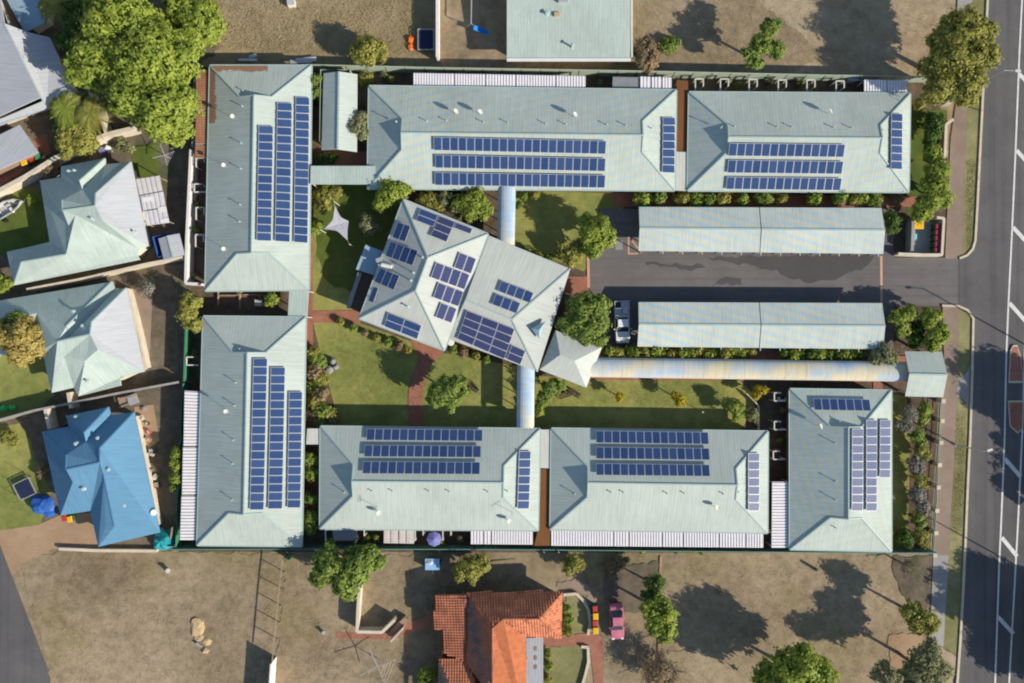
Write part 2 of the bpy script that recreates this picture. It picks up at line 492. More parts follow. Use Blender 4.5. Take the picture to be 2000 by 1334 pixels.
M['teal_l'] = mat('pale_teal_plastic', (.20, .55, .62), rough=.6, var=.1)
M['bluetarp'] = mat('blue_tarpaulin', (.03, .12, .42), rough=.55, var=.15)
M['bluep'] = mat('bright_blue_plastic', (.03, .25, .68), rough=.4, var=.05)
M['skyb'] = mat('pale_blue_plastic', (.30, .55, .82), rough=.4, var=.05)
M['violet'] = mat('violet_canvas', (.22, .22, .48), rough=.8, var=.08)
M['limeg'] = mat('lime_green_plastic', (.05, .55, .12), rough=.5, var=.2)
M['rock'] = mat('grey_rock', (.28, .28, .28), rough=.9, var=.2, bump=.4)
M['wood'] = mat('weathered_timber', (.34, .26, .18), rough=.85, var=.2, bump=.2)
M['dkwood'] = mat('dark_timber', (.10, .07, .05), rough=.85, var=.2)
M['navy'] = mat('navy_mat', (.02, .03, .075), rough=.8, var=.1)
M['sand'] = mat('pale_sand', (.55, .40, .22), rough=.95, var=.2)
M['boat'] = mat('boat_grey', (.50, .49, .46), rough=.5, var=.12)
M['tile'] = mat('terracotta_tile', (.60, .215, .11), rough=.8, var=.22, scale=.9, fine=6)
M['tile_d'] = mat('weathered_terracotta', (.42, .155, .085), rough=.85, var=.35, scale=.8, fine=6)
M['tile_g'] = mat('grey_tile', (.20, .155, .145), rough=.9, var=.3, scale=.8, fine=6)  # greyer tile used on the west slopes
M['tilebed'] = mat('terracotta_bedding', (.46, .15, .065), rough=.9, var=.2)
M['zinc'] = mat('zinc_sheet', (.62, .63, .64), rough=.45, var=.08)
LEAF = {
 'bright': leaf_mat('bright_leaf', (.13, .20, .03), (.45, .515, .09)),
 'green':  leaf_mat('green_leaf', (.095, .165, .035), (.35, .43, .09)),
 'dark':   leaf_mat('dark_leaf', (.04, .085, .02), (.17, .26, .05)),
 'olive':  leaf_mat('olive_leaf', (.155, .165, .035), (.50, .48, .115)),
 'gold':   leaf_mat('gold_leaf', (.22, .17, .01), (.62, .50, .03)),
 'straw':  leaf_mat('straw_leaf', (.25, .20, .04), (.66, .54, .19)),
 'grey':   leaf_mat('grey_green_leaf', (.14, .155, .07), (.40, .405, .20)),
 'brown':  leaf_mat('dry_brown_leaf', (.16, .12, .065), (.46, .35, .20)),
 'ashen':  leaf_mat('ash_grey_leaf', (.14, .135, .115), (.42, .40, .34)),
}
# ---------------------------------------------------------------- the ground
g = MB().poly([(-400, -400, 0), (400, -400, 0), (400, 400, 0), (-400, 400, 0)])
g.build('ground', M['dry'], kind='structure')
sheet('soil', [(415, 0), (850, 0), (850, 128), (400, 118)], M['straw'])
sheet('sandy_soil', [(1235, -60), (1865, -60), (1868, 40), (1858, 200), (1800, 150), (1235, 130)], M['sandy'])
sheet('rough_grass', [(1235, -40), (1420, -40), (1560, 60), (1600, 110), (1540, 150), (1235, 140)], M['dry'])
# the gardens of the complex
sheet('garden_soil', [(372, 130), (1795, 150), (1850, 230), (1845, 470), (1840, 620), (1822, 1080), (350, 1078), (360, 560)], M['mulch'])
sheet('yard_soil', [(-60, -40), (420, -40), (420, 110), (372, 130), (368, 500), (352, 1075), (120, 1070), (-60, 1020)], M['yard'])
sheet('enclosure_floor', [(1774, 432), (1832, 432), (1830, 500), (1772, 500)], M['conc'])
sheet('lawn', [(611, 355), (725, 362), (800, 400), (700, 620), (611, 607)], M['lawn'])
sheet('shade_painted_lawn', [(611, 356), (725, 363), (795, 402), (722, 560), (690, 570), (655, 560), (630, 540), (620, 500), (614, 450)], M['lawn2'])  # shade beside the hall painted as a sheet of darker turf
sheet('lawn', [(640, 628), (705, 632), (868, 690), (1008, 715), (1008, 838), (632, 838), (655, 800), (628, 700), (612, 630)], M['lawn'])
sheet('lawn', [(1006, 372), (1232, 378), (1170, 500), (1140, 530), (1006, 480)], M['lawn'])
sheet('lawn', [(1045, 735), (1400, 738), (1440, 738), (1480, 780), (1448, 840), (1045, 838)], M['lawn'])
sheet('lawn', [(1722, 764), (1770, 775), (1778, 830), (1772, 1078), (1738, 1078)], M['lawn'])
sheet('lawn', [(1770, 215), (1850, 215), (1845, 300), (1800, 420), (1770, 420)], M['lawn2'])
# west neighbours' yards
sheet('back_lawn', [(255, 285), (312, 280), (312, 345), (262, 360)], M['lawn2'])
sheet('back_lawn', [(-40, 690), (95, 690), (105, 770), (80, 800), (-40, 840)], M['lawn'])
sheet('back_lawn', [(-40, 840), (40, 825), (75, 900), (100, 960), (80, 1025), (-40, 1060)], M['lawn'])
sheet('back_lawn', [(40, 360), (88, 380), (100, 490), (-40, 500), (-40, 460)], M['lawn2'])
sheet('back_lawn', [(290, 560), (300, 700), (350, 745), (352, 560)], M['yard'])
sheet('back_path', [(250, 560), (298, 580), (292, 720), (282, 720)], M['path'])
sheet('brick_path', [(-40, 320), (92, 262), (98, 300), (-40, 390)], M['redpave'])
sheet('driveway', [(-60, 1045), (75, 1025), (118, 1005), (195, 1000), (205, 1070), (100, 1072), (40, 1110), (20, 1130), (-60, 1060)], M['tan'])
sheet('back_path', [(262, 795), (300, 790), (312, 860), (285, 880), (300, 960), (310, 1000), (298, 1010), (270, 850)], M['tan'])
sheet('side_street', [(-500, 240), (-70, 900), (0, 1062), (20, 1115), (105, 1334), (170, 1500), (-500, 1500)], M['road'])
# vacant lots to the south
sheet('vacant_ground', [(40, 1100), (120, 1074), (560, 1082), (530, 1400), (120, 1400)], M['dry'])
sheet('front_lawn', [(560, 1085), (850, 1085), (850, 1400), (530, 1400)], M['dry'])
sheet('front_lawn', [(1105, 1160), (1150, 1165), (1158, 1195), (1150, 1235), (1105, 1240)], M['verge'])
sheet('front_lawn', [(1062, 1262), (1150, 1262), (1152, 1300), (1140, 1345), (1062, 1345)], M['verge'])
sheet('sandy_soil', [(1290, 1270), (1420, 1275), (1480, 1400), (1270, 1400)], M['sandy'])
sheet('sandy_soil', [(1735, 1240), (1800, 1235), (1820, 1400), (1740, 1400)], M['tan'])
sheet('brick_path', [(1060, 1242), (1160, 1236), (1178, 1245), (1178, 1400), (1155, 1400), (1160, 1330), (1152, 1262), (1060, 1262)], M['redpave'])
sheet('gravel_path', [(1085, 1140), (1125, 1130), (1155, 1150), (1166, 1175), (1158, 1190), (1146, 1165), (1120, 1147), (1088, 1148)], M['path'])
sheet('brick_path', [(657, 1235), (750, 1235), (850, 1198), (850, 1220), (760, 1248), (657, 1247)], M['redpave'])
sheet('dark_ground', [(1742, 1086), (1824, 1086), (1823, 1185), (1790, 1190), (1760, 1160), (1745, 1120)], M['yard'])  # patch of ground toned darker than its surroundings
sheet('dark_ground', [(1180, 1110), (1285, 1095), (1284, 1180), (1240, 1200), (1180, 1170)], M['yard'])  # second darker patch of ground
# brick paths through the gardens
sheet('brick_path', [(600, 360), (611, 360), (612, 840), (596, 840)], M['redpave'])
sheet('brick_path', [(611, 607), (705, 606), (705, 632), (611, 630)], M['redpave'])
sheet('brick_path', [(800, 660), (870, 685), (842, 712), (826, 760), (826, 838), (798, 838), (798, 760), (818, 700)], M['redpave'])
sheet('brick_path', [(1095, 540), (1150, 540), (1150, 570), (1095, 575)], M['redpave'])
sheet('brick_path', [(1150, 685), (1768, 690), (1768, 746), (1150, 742)], M['redpave'])
sheet('brick_path', [(1478, 738), (1492, 690), (1520, 690), (1526, 740)], M['redpave'])
sheet('brick_path', [(1705, 745), (1724, 745), (1722, 768), (1705, 768)], M['redpave'])
sheet('brick_path', [(1200, 376), (1790, 384), (1790, 404), (1200, 404)], M['redpave'])
sheet('brick_path', [(632, 296), (716, 296), (716, 326), (632, 326)], M['redpave'])
# driveway of the complex
sheet('driveway', [(1148, 497), (1170, 490), (1170, 408), (1745, 408), (1745, 503), (2005, 503), (2005, 598), (1745, 598), (1745, 688), (1170, 688), (1170, 590), (1148, 560)], M['asphalt'])
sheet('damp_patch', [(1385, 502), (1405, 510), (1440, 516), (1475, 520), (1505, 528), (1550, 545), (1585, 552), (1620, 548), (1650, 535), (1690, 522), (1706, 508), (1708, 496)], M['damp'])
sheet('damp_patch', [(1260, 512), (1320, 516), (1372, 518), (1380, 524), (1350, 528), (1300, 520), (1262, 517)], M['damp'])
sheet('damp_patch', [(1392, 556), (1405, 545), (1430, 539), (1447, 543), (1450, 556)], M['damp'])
sheet('painted_line', [(1146, 500), (1151, 500), (1152, 562), (1147, 562)], M['pink_paint'])
sheet('painted_line', [(1718, 500), (1723, 500), (1723, 600), (1719, 600)], M['pink_paint'])
for q in ([(1226, 462), (1229, 462), (1229, 497), (1226, 497)], [(1228, 494), (1246, 494), (1246, 497), (1228, 497)],
          [(1228, 464), (1231, 463), (1247, 484), (1244, 486)]):
    sheet('painted_line', q, M['pink_paint'])
sheet('painted_marking', [(1200, 470), (1216, 470), (1216, 488), (1202, 488)], M['conc'])
# main road on the right with its verge and footpath
kerb_n = [(1929, -60), (1927, 0), (1922, 100), (1917, 200), (1912, 300), (1907, 400), (1903, 470), (1898, 487), (1887, 499), (1872, 505)]
kerb_s = [(1838, 597), (1870, 598), (1888, 606), (1899, 622), (1898, 680), (1896, 760), (1893, 850), (1888, 950), (1884, 1050), (1879, 1160), (1873, 1260), (1867, 1345), (1860, 1420)]
sheet('road', kerb_n + [(1872, 504), (1872, 598)] + kerb_s[1:] + [(2420, 1420), (2420, -60)], M['road'])
sheet('footpath', [(1868, 190), (1889, 192), (1884, 330), (1879, 505), (1845, 505), (1850, 400), (1856, 270)], M['path'])
sheet('footpath', [(1871, -60), (1901, -60), (1897, 40), (1886, 195), (1862, 195), (1868, 40)], M['conc'])
sheet('verge', [(1901, -60), (1926, -60), (1918, 170), (1914, 200), (1908, 310), (1899, 480), (1888, 497), (1879, 503), (1884, 330), (1889, 192)], M['verge'])
sheet('footpath', [(1840, 599), (1872, 600), (1870, 730), (1866, 850), (1858, 980), (1852, 1085), (1822, 1083), (1828, 980), (1836, 800), (1843, 700)], M['path'])
sheet('footpath', [(1822, 1083), (1852, 1085), (1847, 1180), (1842, 1262), (1812, 1255), (1818, 1180)], M['conc'])
sheet('verge', [(1872, 602), (1886, 609), (1895, 624), (1894, 700), (1888, 722), (1876, 736), (1870, 728)], M['verge'])
sheet('footpath', [(1870, 732), (1876, 737), (1888, 724), (1893, 712), (1891, 800), (1880, 780), (1868, 775)], M['conc'])
sheet('verge', [(1868, 777), (1880, 782), (1890, 802), (1884, 950), (1880, 1050), (1874, 1170), (1866, 1280), (1842, 1262), (1852, 1085), (1858, 980), (1866, 850)], M['verge'])
sheet('sandy_soil', [(1812, 1257), (1842, 1264), (1866, 1282), (1856, 1420), (1800, 1420)], M['sandy'])
def kerb(name, pts, w=.28, h=.13):
    ps = [P(x, y, 0) for x, y in pts]
    b = MB()
    offs = []
    for i in range(len(ps)):
        d = (ps[min(i + 1, len(ps) - 1)] - ps[max(i - 1, 0)]).normalized()
        n = Vector((-d.y, d.x, 0)) * w / 2
        offs.append((ps[i] + n, ps[i] - n))
    for i in range(len(ps) - 1):
        h = .13 + .002 * LEVEL[0]
        a, c = offs[i], offs[i + 1]
        q = [a[0], a[1], c[1], c[0]]
        up = Vector((0, 0, h))
        b.poly([p + up for p in q], up=True)
        b.poly([a[0], c[0], c[0] + up, a[0] + up]); b.poly([a[1] + up, c[1] + up, c[1], a[1]])
    b.build(name, M['kerb'], kind='structure')
kerb('kerb', kerb_n)
kerb('kerb', kerb_s)
def strip(name, pts, w, m=None):
    LEVEL[0] += 1
    z = Vector((0, 0, .002 * LEVEL[0]))
    ps = [P(x, y, 0) + z for x, y in pts]
    b = MB()
    for i in range(len(ps) - 1):
        d = (ps[i + 1] - ps[i]).normalized(); n = Vector((-d.y, d.x, 0)) * w / 2
        b.poly([ps[i] + n, ps[i] - n, ps[i + 1] - n, ps[i + 1] + n], up=True)
    return b.build(name, m or M['white_paint'], kind='structure')
strip('edge_line', [(1998, -60), (1995, 0), (1990, 100), (1982, 300), (1974, 480), (1968, 600), (1964, 700), (1961, 850), (1955, 1000), (1950, 1110), (1942, 1345)], .22)
strip('edge_line', [(2034, 0), (2020, 300), (2003, 600), (1998, 760), (1995, 850), (1988, 1000), (1981, 1130), (1969, 1345)], .22)
strip('soil_edging', [(1291, 1086), (1289, 1150), (1288, 1220), (1287, 1290)], .35, M['tan'])
for a, b_ in (((1993, -10), (2030, 25)), ((1989, 145), (2025, 182)), ((1984, 294), (2018, 332)), ((1977, 444), (2012, 482)), ((1970, 592), (2004, 630)),
              ((1961, 895), (1992, 931)), ((1955, 1049), (1985, 1086)), ((1947, 1203), (1978, 1237))):
    strip('hatch_line', [a, b_], .5)
for pts in ([(1971, 684), (1976, 674), (1984, 674), (1992, 700), (1996, 748), (1968, 748)], [(1967, 782), (1996, 782), (1994, 838), (1985, 846), (1970, 832)]):
    top = [P(x, y) for x, y in pts]
    b = MB().prism(top, 0, .28, 0)
    c = sum(top, Vector()) / len(top)
    b.prism([c + (p - c) * .9 for p in top], .2, .292, 1)
    b.build('median_island', [M['kerb'], M['redpave']], kind='structure')

# loose tufts over the dry ground: real relief for the rough grass
def tufts(name, poly, n, size, m, seed, lo=.02, hi=.14):
    r = np.random.default_rng(seed)
    pw = [P(x, y) for x, y in poly]
    xs = [p.x for p in pw]; ys = [p.y for p in pw]
    pts = []
    def inside(x, y):
        c = False
        for i in range(len(pw)):
            a, b = pw[i], pw[i - 1]
            if (a.y > y) != (b.y > y) and x < (b.x - a.x) * (y - a.y) / (b.y - a.y) + a.x: c = not c
        return c
    while len(pts) < n:
        cx, cy = r.uniform(min(xs), max(xs)), r.uniform(min(ys), max(ys))
        if not inside(cx, cy): continue
        k = r.integers(2, 14)
        for _ in range(k):
            x, y = cx + r.normal(0, .5), cy + r.normal(0, .5)
            if inside(x, y): pts.append((x, y))
    pts = np.array(pts)
    leaf_cloud(name, pts, size, m, r, lo, hi)
def leaf_cloud(name, pts, size, m, r, lo, hi):
    n = len(pts)
    base = np.c_[pts, np.full(n, .0) + LEVEL[0] * .002]
    ang = r.uniform(0, 2 * np.pi, n)
    w = size * r.uniform(.5, 1.2, n); h = r.uniform(lo, hi, n)
    d = np.c_[np.cos(ang), np.sin(ang), np.zeros(n)]
    t = np.c_[-np.sin(ang), np.cos(ang), np.zeros(n)] * (r.uniform(.3, 1.0, n) * h)[:, None]
    up = np.c_[np.zeros(n), np.zeros(n), h]
    v = np.stack([base - d * w[:, None] / 2, base + d * w[:, None] / 2, base + up + t + d * w[:, None] * .15], 1).reshape(-1, 3)
    ob = fast_mesh(name, v, 3, m, np.repeat(r.uniform(0, 1, n), 3))
    ob['kind'] = 'stuff'
def fast_mesh(name, v, k, m, tint, parent=None, mesh_only=False):
    n = len(v) // k
    me = bpy.data.meshes.new(name)
    me.vertices.add(len(v)); me.vertices.foreach_set('co', v.astype(np.float32).ravel())
    me.loops.add(n * k); me.loops.foreach_set('vertex_index', np.arange(n * k, dtype=np.int32))
    me.polygons.add(n)
    me.polygons.foreach_set('loop_start', np.arange(0, n * k, k, dtype=np.int32))
    me.polygons.foreach_set('loop_total', np.full(n, k, dtype=np.int32))
    at = me.attributes.new('tint', 'FLOAT', 'POINT')
    at.data.foreach_set('value', tint.astype(np.float32))
    me.materials.append(m)
    me.update(calc_edges=True)
    if mesh_only: return me
    ob = bpy.data.objects.new(name, me)
    COL.objects.link(ob)
    if parent: ob.parent = parent
    return ob
DRYLEAF = leaf_mat('dry_grass_blade', (.22, .175, .10), (.42, .34, .22), .1)
LUSH = leaf_mat('green_grass_blade', (.10, .12, .02), (.30, .30, .07), .1)
tufts('dry_grass', [(60, 1110), (140, 1084), (550, 1090), (525, 1334), (110, 1334)], 9000, .12, DRYLEAF, 1, .015, .06)
tufts('dry_grass', [(430, 0), (845, 0), (845, 118), (420, 100)], 12000, .12, DRYLEAF, 2, .02, .09)
tufts('dry_grass', [(1290, 1090), (1810, 1092), (1740, 1334), (1290, 1334)], 9000, .12, DRYLEAF, 3, .015, .06)
tufts('dry_grass', [(1240, 0), (1850, 0), (1780, 140), (1240, 130)], 7000, .12, DRYLEAF, 4, .015, .06)
tufts('dry_grass', [(562, 1100), (840, 1100), (790, 1334), (540, 1334)], 5000, .12, DRYLEAF, 5, .015, .06)
tufts('lawn_grass', [(640, 640), (860, 692), (1000, 720), (1000, 800), (660, 800)], 9000, .09, LUSH, 8, .01, .05)
tufts('lawn_grass', [(1050, 740), (1470, 742), (1445, 800), (1050, 800)], 7000, .09, LUSH, 9, .01, .05)
tufts('verge_grass', [(1886, 500), (1895, 480), (1909, 310), (1886, 310)], 1500, .1, LUSH, 6, .015, .06)
tufts('verge_grass', [(1868, 790), (1886, 810), (1878, 1050), (1856, 1060)], 2000, .1, LUSH, 7, .015, .06)
# ---------------------------------------------------------------- roofs and buildings
TRIS = {}     # building name -> world triangles of its roof, for placing what stands on it
def reg(o, pts):
    L = TRIS.setdefault(o.name, [])
    for i in range(1, len(pts) - 1):
        L.append((Vector(pts[0]), Vector(pts[i]), Vector(pts[i + 1])))
def on_roof(o, px, py):
    c = Vector((0, 0, CAM_H)); d = (P(px, py) - c).normalized()
    best = None
    for a, b, e in TRIS[o.name]:
        n = (b - a).cross(e - a)
        if abs(n.z) < 1e-6 or abs(n.normalized().z) < .2: continue
        t = (a - c).dot(n) / d.dot(n)
        h = c + d * t
        u, v, w = ((b - a).cross(h - a)).dot(n), ((e - b).cross(h - b)).dot(n), ((a - e).cross(h - e)).dot(n)
        if min(u, v, w) >= -1e-3 * n.length_squared:
            if best is None or h.z > best[0].z:
                nn = n.normalized()
                best = (h, nn if nn.z > 0 else -nn)
    return best
def plane_hit(pl, px, py):
    p0, n = pl
    c = Vector((0, 0, CAM_H)); d = (P(px, py) - c).normalized()
    return c + d * ((p0 - c).dot(n) / d.dot(n))

def bil(q, s, t):
    return (q[0] * (1 - s) + q[1] * s) * (1 - t) + (q[3] * (1 - s) + q[2] * s) * t
def gablet_roof(o, quad, axis='x', ze=2.7, pitch=18.8, inset=4.4, m='roof', walls='brick', cap='cap', wall_in=.55):
    """hipped roof with a small gable at both ends; quad = eave corners TL TR BR BL in the photograph"""
    q = [P(x, y, ze) for x, y in quad]
    if axis == 'y': q = [q[3], q[0], q[1], q[2]]
    L = ((q[1] - q[0]).length + (q[2] - q[3]).length) / 2
    Wd = ((q[3] - q[0]).length + (q[2] - q[1]).length) / 2
    tp = math.tan(R(pitch))
    def Q(s, t, z): return bil(q, s / L, t / Wd) + Vector((0, 0, z))
    d0, d1 = (inset, inset) if not isinstance(inset, tuple) else inset
    h = Wd / 2
    d0 = min(d0, h); d1 = min(d1, h)
    A, B, C, D = Q(0, 0, 0), Q(L, 0, 0), Q(L, Wd, 0), Q(0, Wd, 0)
    g0a, g0b, r0 = Q(d0, d0, d0 * tp), Q(d0, Wd - d0, d0 * tp), Q(d0, h, h * tp)
    g1a, g1b, r1 = Q(L - d1, d1, d1 * tp), Q(L - d1, Wd - d1, d1 * tp), Q(L - d1, h, h * tp)
    faces = [[A, B, g1a, r1, r0, g0a] if d0 < h and d1 < h else [p for p in (A, B, g1a if d1 < h else None, r1, r0, g0a if d0 < h else None) if p],
             [p for p in (D, C, g1b if d1 < h else None, r1, r0, g0b if d0 < h else None) if p],
             [p for p in (A, D, g0b if d0 < h else r0, g0a if d0 < h else None) if p],
             [p for p in (B, C, g1b if d1 < h else r1, g1a if d1 < h else None) if p]]
    b = MB()
    for f in faces:
        b.poly(f, up=True); reg(o, f)
    e = Vector((0, 0, -.18))
    for a, c in ((A, B), (B, C), (C, D), (D, A)):
        b.poly([a, c, c + e, a + e])
    rf = b.build('roof', M[m], o)
    if d0 < h: MB().poly([g0a, g0b, r0]).build('gablet', M[cap], rf)
    if d1 < h: MB().poly([g1a, g1b, r1]).build('gablet', M[cap], rf)
    cp = MB()
    lift = Vector((0, 0, .05))
    segs = [(r0, r1), (A, g0a if d0 < h else r0), (D, g0b if d0 < h else r0), (B, g1a if d1 < h else r1), (C, g1b if d1 < h else r1)]
    if d0 < h: segs += [(g0a, r0), (g0b, r0)]
    if d1 < h: segs += [(g1a, r1), (g1b, r1)]
    for a, c in segs:
        cp.beam(a + lift, c + lift, .16, .06)
    cp.build('ridge_capping', M[cap], rf)
    gt = MB()
    for a, c in ((A, B), (B, C), (C, D), (D, A)):
        cc = (A + C) / 2
        out = ((a + c) / 2 - cc); out.z = 0
        dd = (c - a).normalized(); nn = Vector((dd.y, -dd.x, 0))
        if nn.dot(out) < 0: nn = -nn
        gt.beam(a + nn * .075 - Vector((0, 0, .06)), c + nn * .075 - Vector((0, 0, .06)), .13, .11)
    gt.build('gutter', M[cap], rf)
    wl = MB()
    ws = [Q(wall_in, wall_in, 0), Q(L - wall_in, wall_in, 0), Q(L - wall_in, Wd - wall_in, 0), Q(wall_in, Wd - wall_in, 0)]
    for i in range(4):
        a, c = ws[i], ws[(i + 1) % 4]
        wl.poly([Vector((a.x, a.y, 0)), Vector((c.x, c.y, 0)), c, a])
    wl.build('wall', M[walls], o)
    return rf
def face_plane(o, px, py):
    return on_roof(o, px, py)

PANEL = {}
def solar(o, quad, nu, nv, gap=.014, lift=.27, m='cell', name='solar_panel'):
    """nu x nv panels over the quad (TL TR BR BL in the photograph), bolted on rails to the roof slope"""
    cx = sum(p[0] for p in quad) / 4; cy = sum(p[1] for p in quad) / 4
    pl = on_roof(o, cx, cy)
    if pl is None:
        print('NO ROOF under', o.name, quad); return
    p0, n = pl
    w = [plane_hit((p0 + n * lift, n), x, y) for x, y in quad]
    eu = ((w[1] - w[0]) + (w[2] - w[3])) / 2; ev = ((w[3] - w[0]) + (w[2] - w[1])) / 2
    lu, lv = eu.length / nu, ev.length / nv
    me = bpy.data.meshes.new(name)
    b = MB()
    x, y, t, f = lu / 2 - gap, lv / 2 - gap, .02, .036
    b.box((0, 0, -t), (2 * x, 2 * y, 2 * t - .004), 0, 0)
    b.poly([(-x, -y, 0), (x, -y, 0), (x, y, 0), (-x, y, 0)], 0)
    b.poly([(-x + f, -y + f, .004), (x - f, -y + f, .004), (x - f, y - f, .004), (-x + f, y - f, .004)], 1)
    me = b.mesh(name, [M['frame'], M[m]])
    loc = o.location
    for j in range(nv):
        for i in range(nu):
            s, tt = (i + .5) / nu, (j + .5) / nv
            c = bil(w, s, tt)
            du = (w[1] - w[0]) * (1 - tt) + (w[2] - w[3]) * tt
            xa = (du - n * du.dot(n)).normalized(); ya = n.cross(xa)
            ob = bpy.data.objects.new(name, me)
            COL.objects.link(ob)
            ob.parent = o
            ob.matrix_local = Matrix.Translation(-loc) @ Matrix(((xa.x, ya.x, n.x, c.x), (xa.y, ya.y, n.y, c.y), (xa.z, ya.z, n.z, c.z), (0, 0, 0, 1)))
    rl = MB()
    for j in range(nv):
        for k in (.25, .75):
            tt = (j + k) / nv
            a, c = bil(w, 0, tt) - n * (.07), bil(w, 1, tt) - n * (.07)
            rl.beam(a, c, .05, .05, up=n)
            for s in (0.05, .35, .65, .95):
                q = bil(w, s, tt) - n * .08
                rl.beam(q, q - n * (lift - .07), .04, .04)
    rl.build('mounting_rail', M['steel'], o)
def vent(o, px, py, h=.38, r=.055):
    hit = on_roof(o, px, py)
    if not hit: print('no roof', o.name, px, py); return
    p = hit[0]
    b = MB().tube(p - Vector((0, 0, .1)), p + Vector((0, 0, h)), r, n=8).tube(p + Vector((0, 0, h)), p + Vector((0, 0, h + .05)), r * 1.9, r * 1.2, n=8)
    b.tube(p - Vector((0, 0, .05)), p + Vector((0, 0, .05)), r * 2.2, r * 1.5, n=8)
    b.build('vent_pipe', M['cap'], o)
def dish(o, px, py, face=(.72, .30, .60), r=.36, h=.75):
    """satellite dish on a mast"""
    hit = on_roof(o, px, py)
    if not hit: print('no roof', o.name, px, py); return
    p = hit[0]
    d = Vector(face).normalized()
    a = d.cross(Vector((0, 0, 1))).normalized(); bb = a.cross(d)
    c = p + Vector((0, 0, h))
    b = MB()
    b.tube(p - Vector((0, 0, .1)), c, .03, n=6)
    rings = []
    for i in range(4):
        rr = r * i / 3
        rings.append([c + d * (.30 * rr * rr / r) + a * rr * math.cos(2 * math.pi * j / 16) + bb * rr * 1.08 * math.sin(2 * math.pi * j / 16) for j in range(16)])
    for i in range(3):
        for j in range(16):
            k = (j + 1) % 16
            if i == 0: b.poly([rings[0][0], rings[1][j], rings[1][k]], 1)
            else: b.poly([rings[i][j], rings[i + 1][j], rings[i + 1][k], rings[i][k]], 1)
    f = c + d * .45
    b.tube(c - bb * r, f, .012, n=5); b.tube(f, f - d * .12, .04, n=6)
    b.build('satellite_dish', [M['steel'], M['trim']], o)
def antenna(o, px, py, ang=0.5, h=1.6):
    hit = on_roof(o, px, py)
    p = hit[0]
    t = p + Vector((0, 0, h))
    d = Vector((math.cos(ang), math.sin(ang), 0)); e = Vector((-d.y, d.x, 0))
    b = MB().tube(p, t, .025, n=6).tube(t - d * .6, t + d * .6, .016, n=5)
    for k in range(6):
        c = t + d * (-.55 + .22 * k); l = .42 - .035 * k
        b.tube(c - e * l, c + e * l, .012, n=5)
    b.build('antenna', M['steel'], o)

UNIT = 'the retirement units' 
def unit(label, quad, axis, m='roof', **k):
    c = sum((P(x, y) for x, y in quad), Vector()) / 4
    o = thing('unit_block', label, 'building', c, 'pale green roofed unit blocks round the courtyards')
    gablet_roof(o, quad, axis, m=m, **k)
    return o
A = unit('long unit block at upper left with a rusty patch on its roof corner', [(410, 128), (608, 128), (603, 566), (401, 568)], 'y', m='roof_a')
for q, n in (([(505, 245), (534, 246), (530, 471), (501, 470)], 14), ([(541, 200), (571, 201), (566, 473), (537, 471)], 17), ([(577, 189), (605, 190), (601, 475), (574, 473)], 18)):
    solar(A, q, 1, n)
G = unit('long unit block at lower left with a tree shadow on its lower roof', [(397, 618), (597, 620), (589, 1067), (385, 1065)], 'y')
for q, n in (([(494, 700), (523, 700), (515, 996), (488, 996)], 18), ([(529, 717), (557, 717), (552, 994), (523, 994)], 17), ([(564, 765), (591, 765), (587, 992), (561, 992)], 14)):
    solar(G, q, 1, n)
B = unit('longest unit block along the north fence with three rows of twenty one panels', [(721, 168), (1321, 176), (1318, 372), (718, 368)], 'x', m='roof_m')
for q in ([(847, 267), (1184, 275), (1183, 301), (847, 294)], [(850, 302), (1183, 309), (1182, 335), (850, 328)], [(849, 336), (1182, 342), (1182, 367), (849, 362)]):
    solar(B, q, 21, 1)
solar(B, [(1295, 229), (1319, 229), (1318, 338), (1293, 337)], 1, 7)
C = unit('unit block at upper right with fan shaped sheen on its ribbed roof', [(1346, 180), (1778, 183), (1775, 375), (1343, 372)], 'x', m='roof_m')
for q in ([(1424, 279), (1650, 282), (1649, 307), (1423, 305)], [(1422, 312), (1647, 315), (1645, 340), (1421, 338)], [(1420, 345), (1644, 348), (1642, 372), (1418, 370)]):
    solar(C, q, 14, 1)
solar(C, [(1741, 221), (1763, 222), (1762, 331), (1740, 330)], 1, 7)
D = unit('unit block below the round lawn tree with panels on its courtyard slope', [(626, 833), (1055, 838), (1051, 1036), (625, 1033)], 'x')
for q in ([(716, 837), (943, 839), (942, 862), (716, 860)], [(712, 869), (940, 870), (939, 894), (711, 892)], [(709, 901), (938, 902), (937, 927), (708, 925)]):
    solar(D, q, 14, 1)
solar(D, [(1014, 881), (1037, 881), (1034, 994), (1010, 994)], 1, 7)
E = unit('unit block at bottom centre right beside a full row of white patio roofs', [(1077, 837), (1500, 843), (1499, 1041), (1075, 1034)], 'x')
for q in ([(1164, 841), (1384, 844), (1384, 868), (1164, 865)], [(1164, 873), (1386, 875), (1386, 899), (1164, 896)], [(1164, 905), (1386, 907), (1387, 931), (1164, 928)]):
    solar(E, q, 14, 1)
solar(E, [(1462, 885), (1483, 885), (1484, 998), (1461, 998)], 1, 7, m='cell3')
F = unit('unit block at lower right next to the footpath with panels on two slopes', [(1543, 760), (1741, 763), (1741, 1077), (1543, 1073)], 'y', m='roof_m')
solar(F, [(1589, 778), (1699, 780), (1701, 803), (1590, 801)], 7, 1)
for q, n in (([(1665, 837), (1686, 837), (1686, 998), (1663, 998)], 10), ([(1692, 820), (1713, 820), (1713, 998), (1692, 998)], 11), ([(1719, 820), (1740, 820), (1739, 933), (1718, 933)], 7)):
    solar(F, q, 1, n, m='cell3')
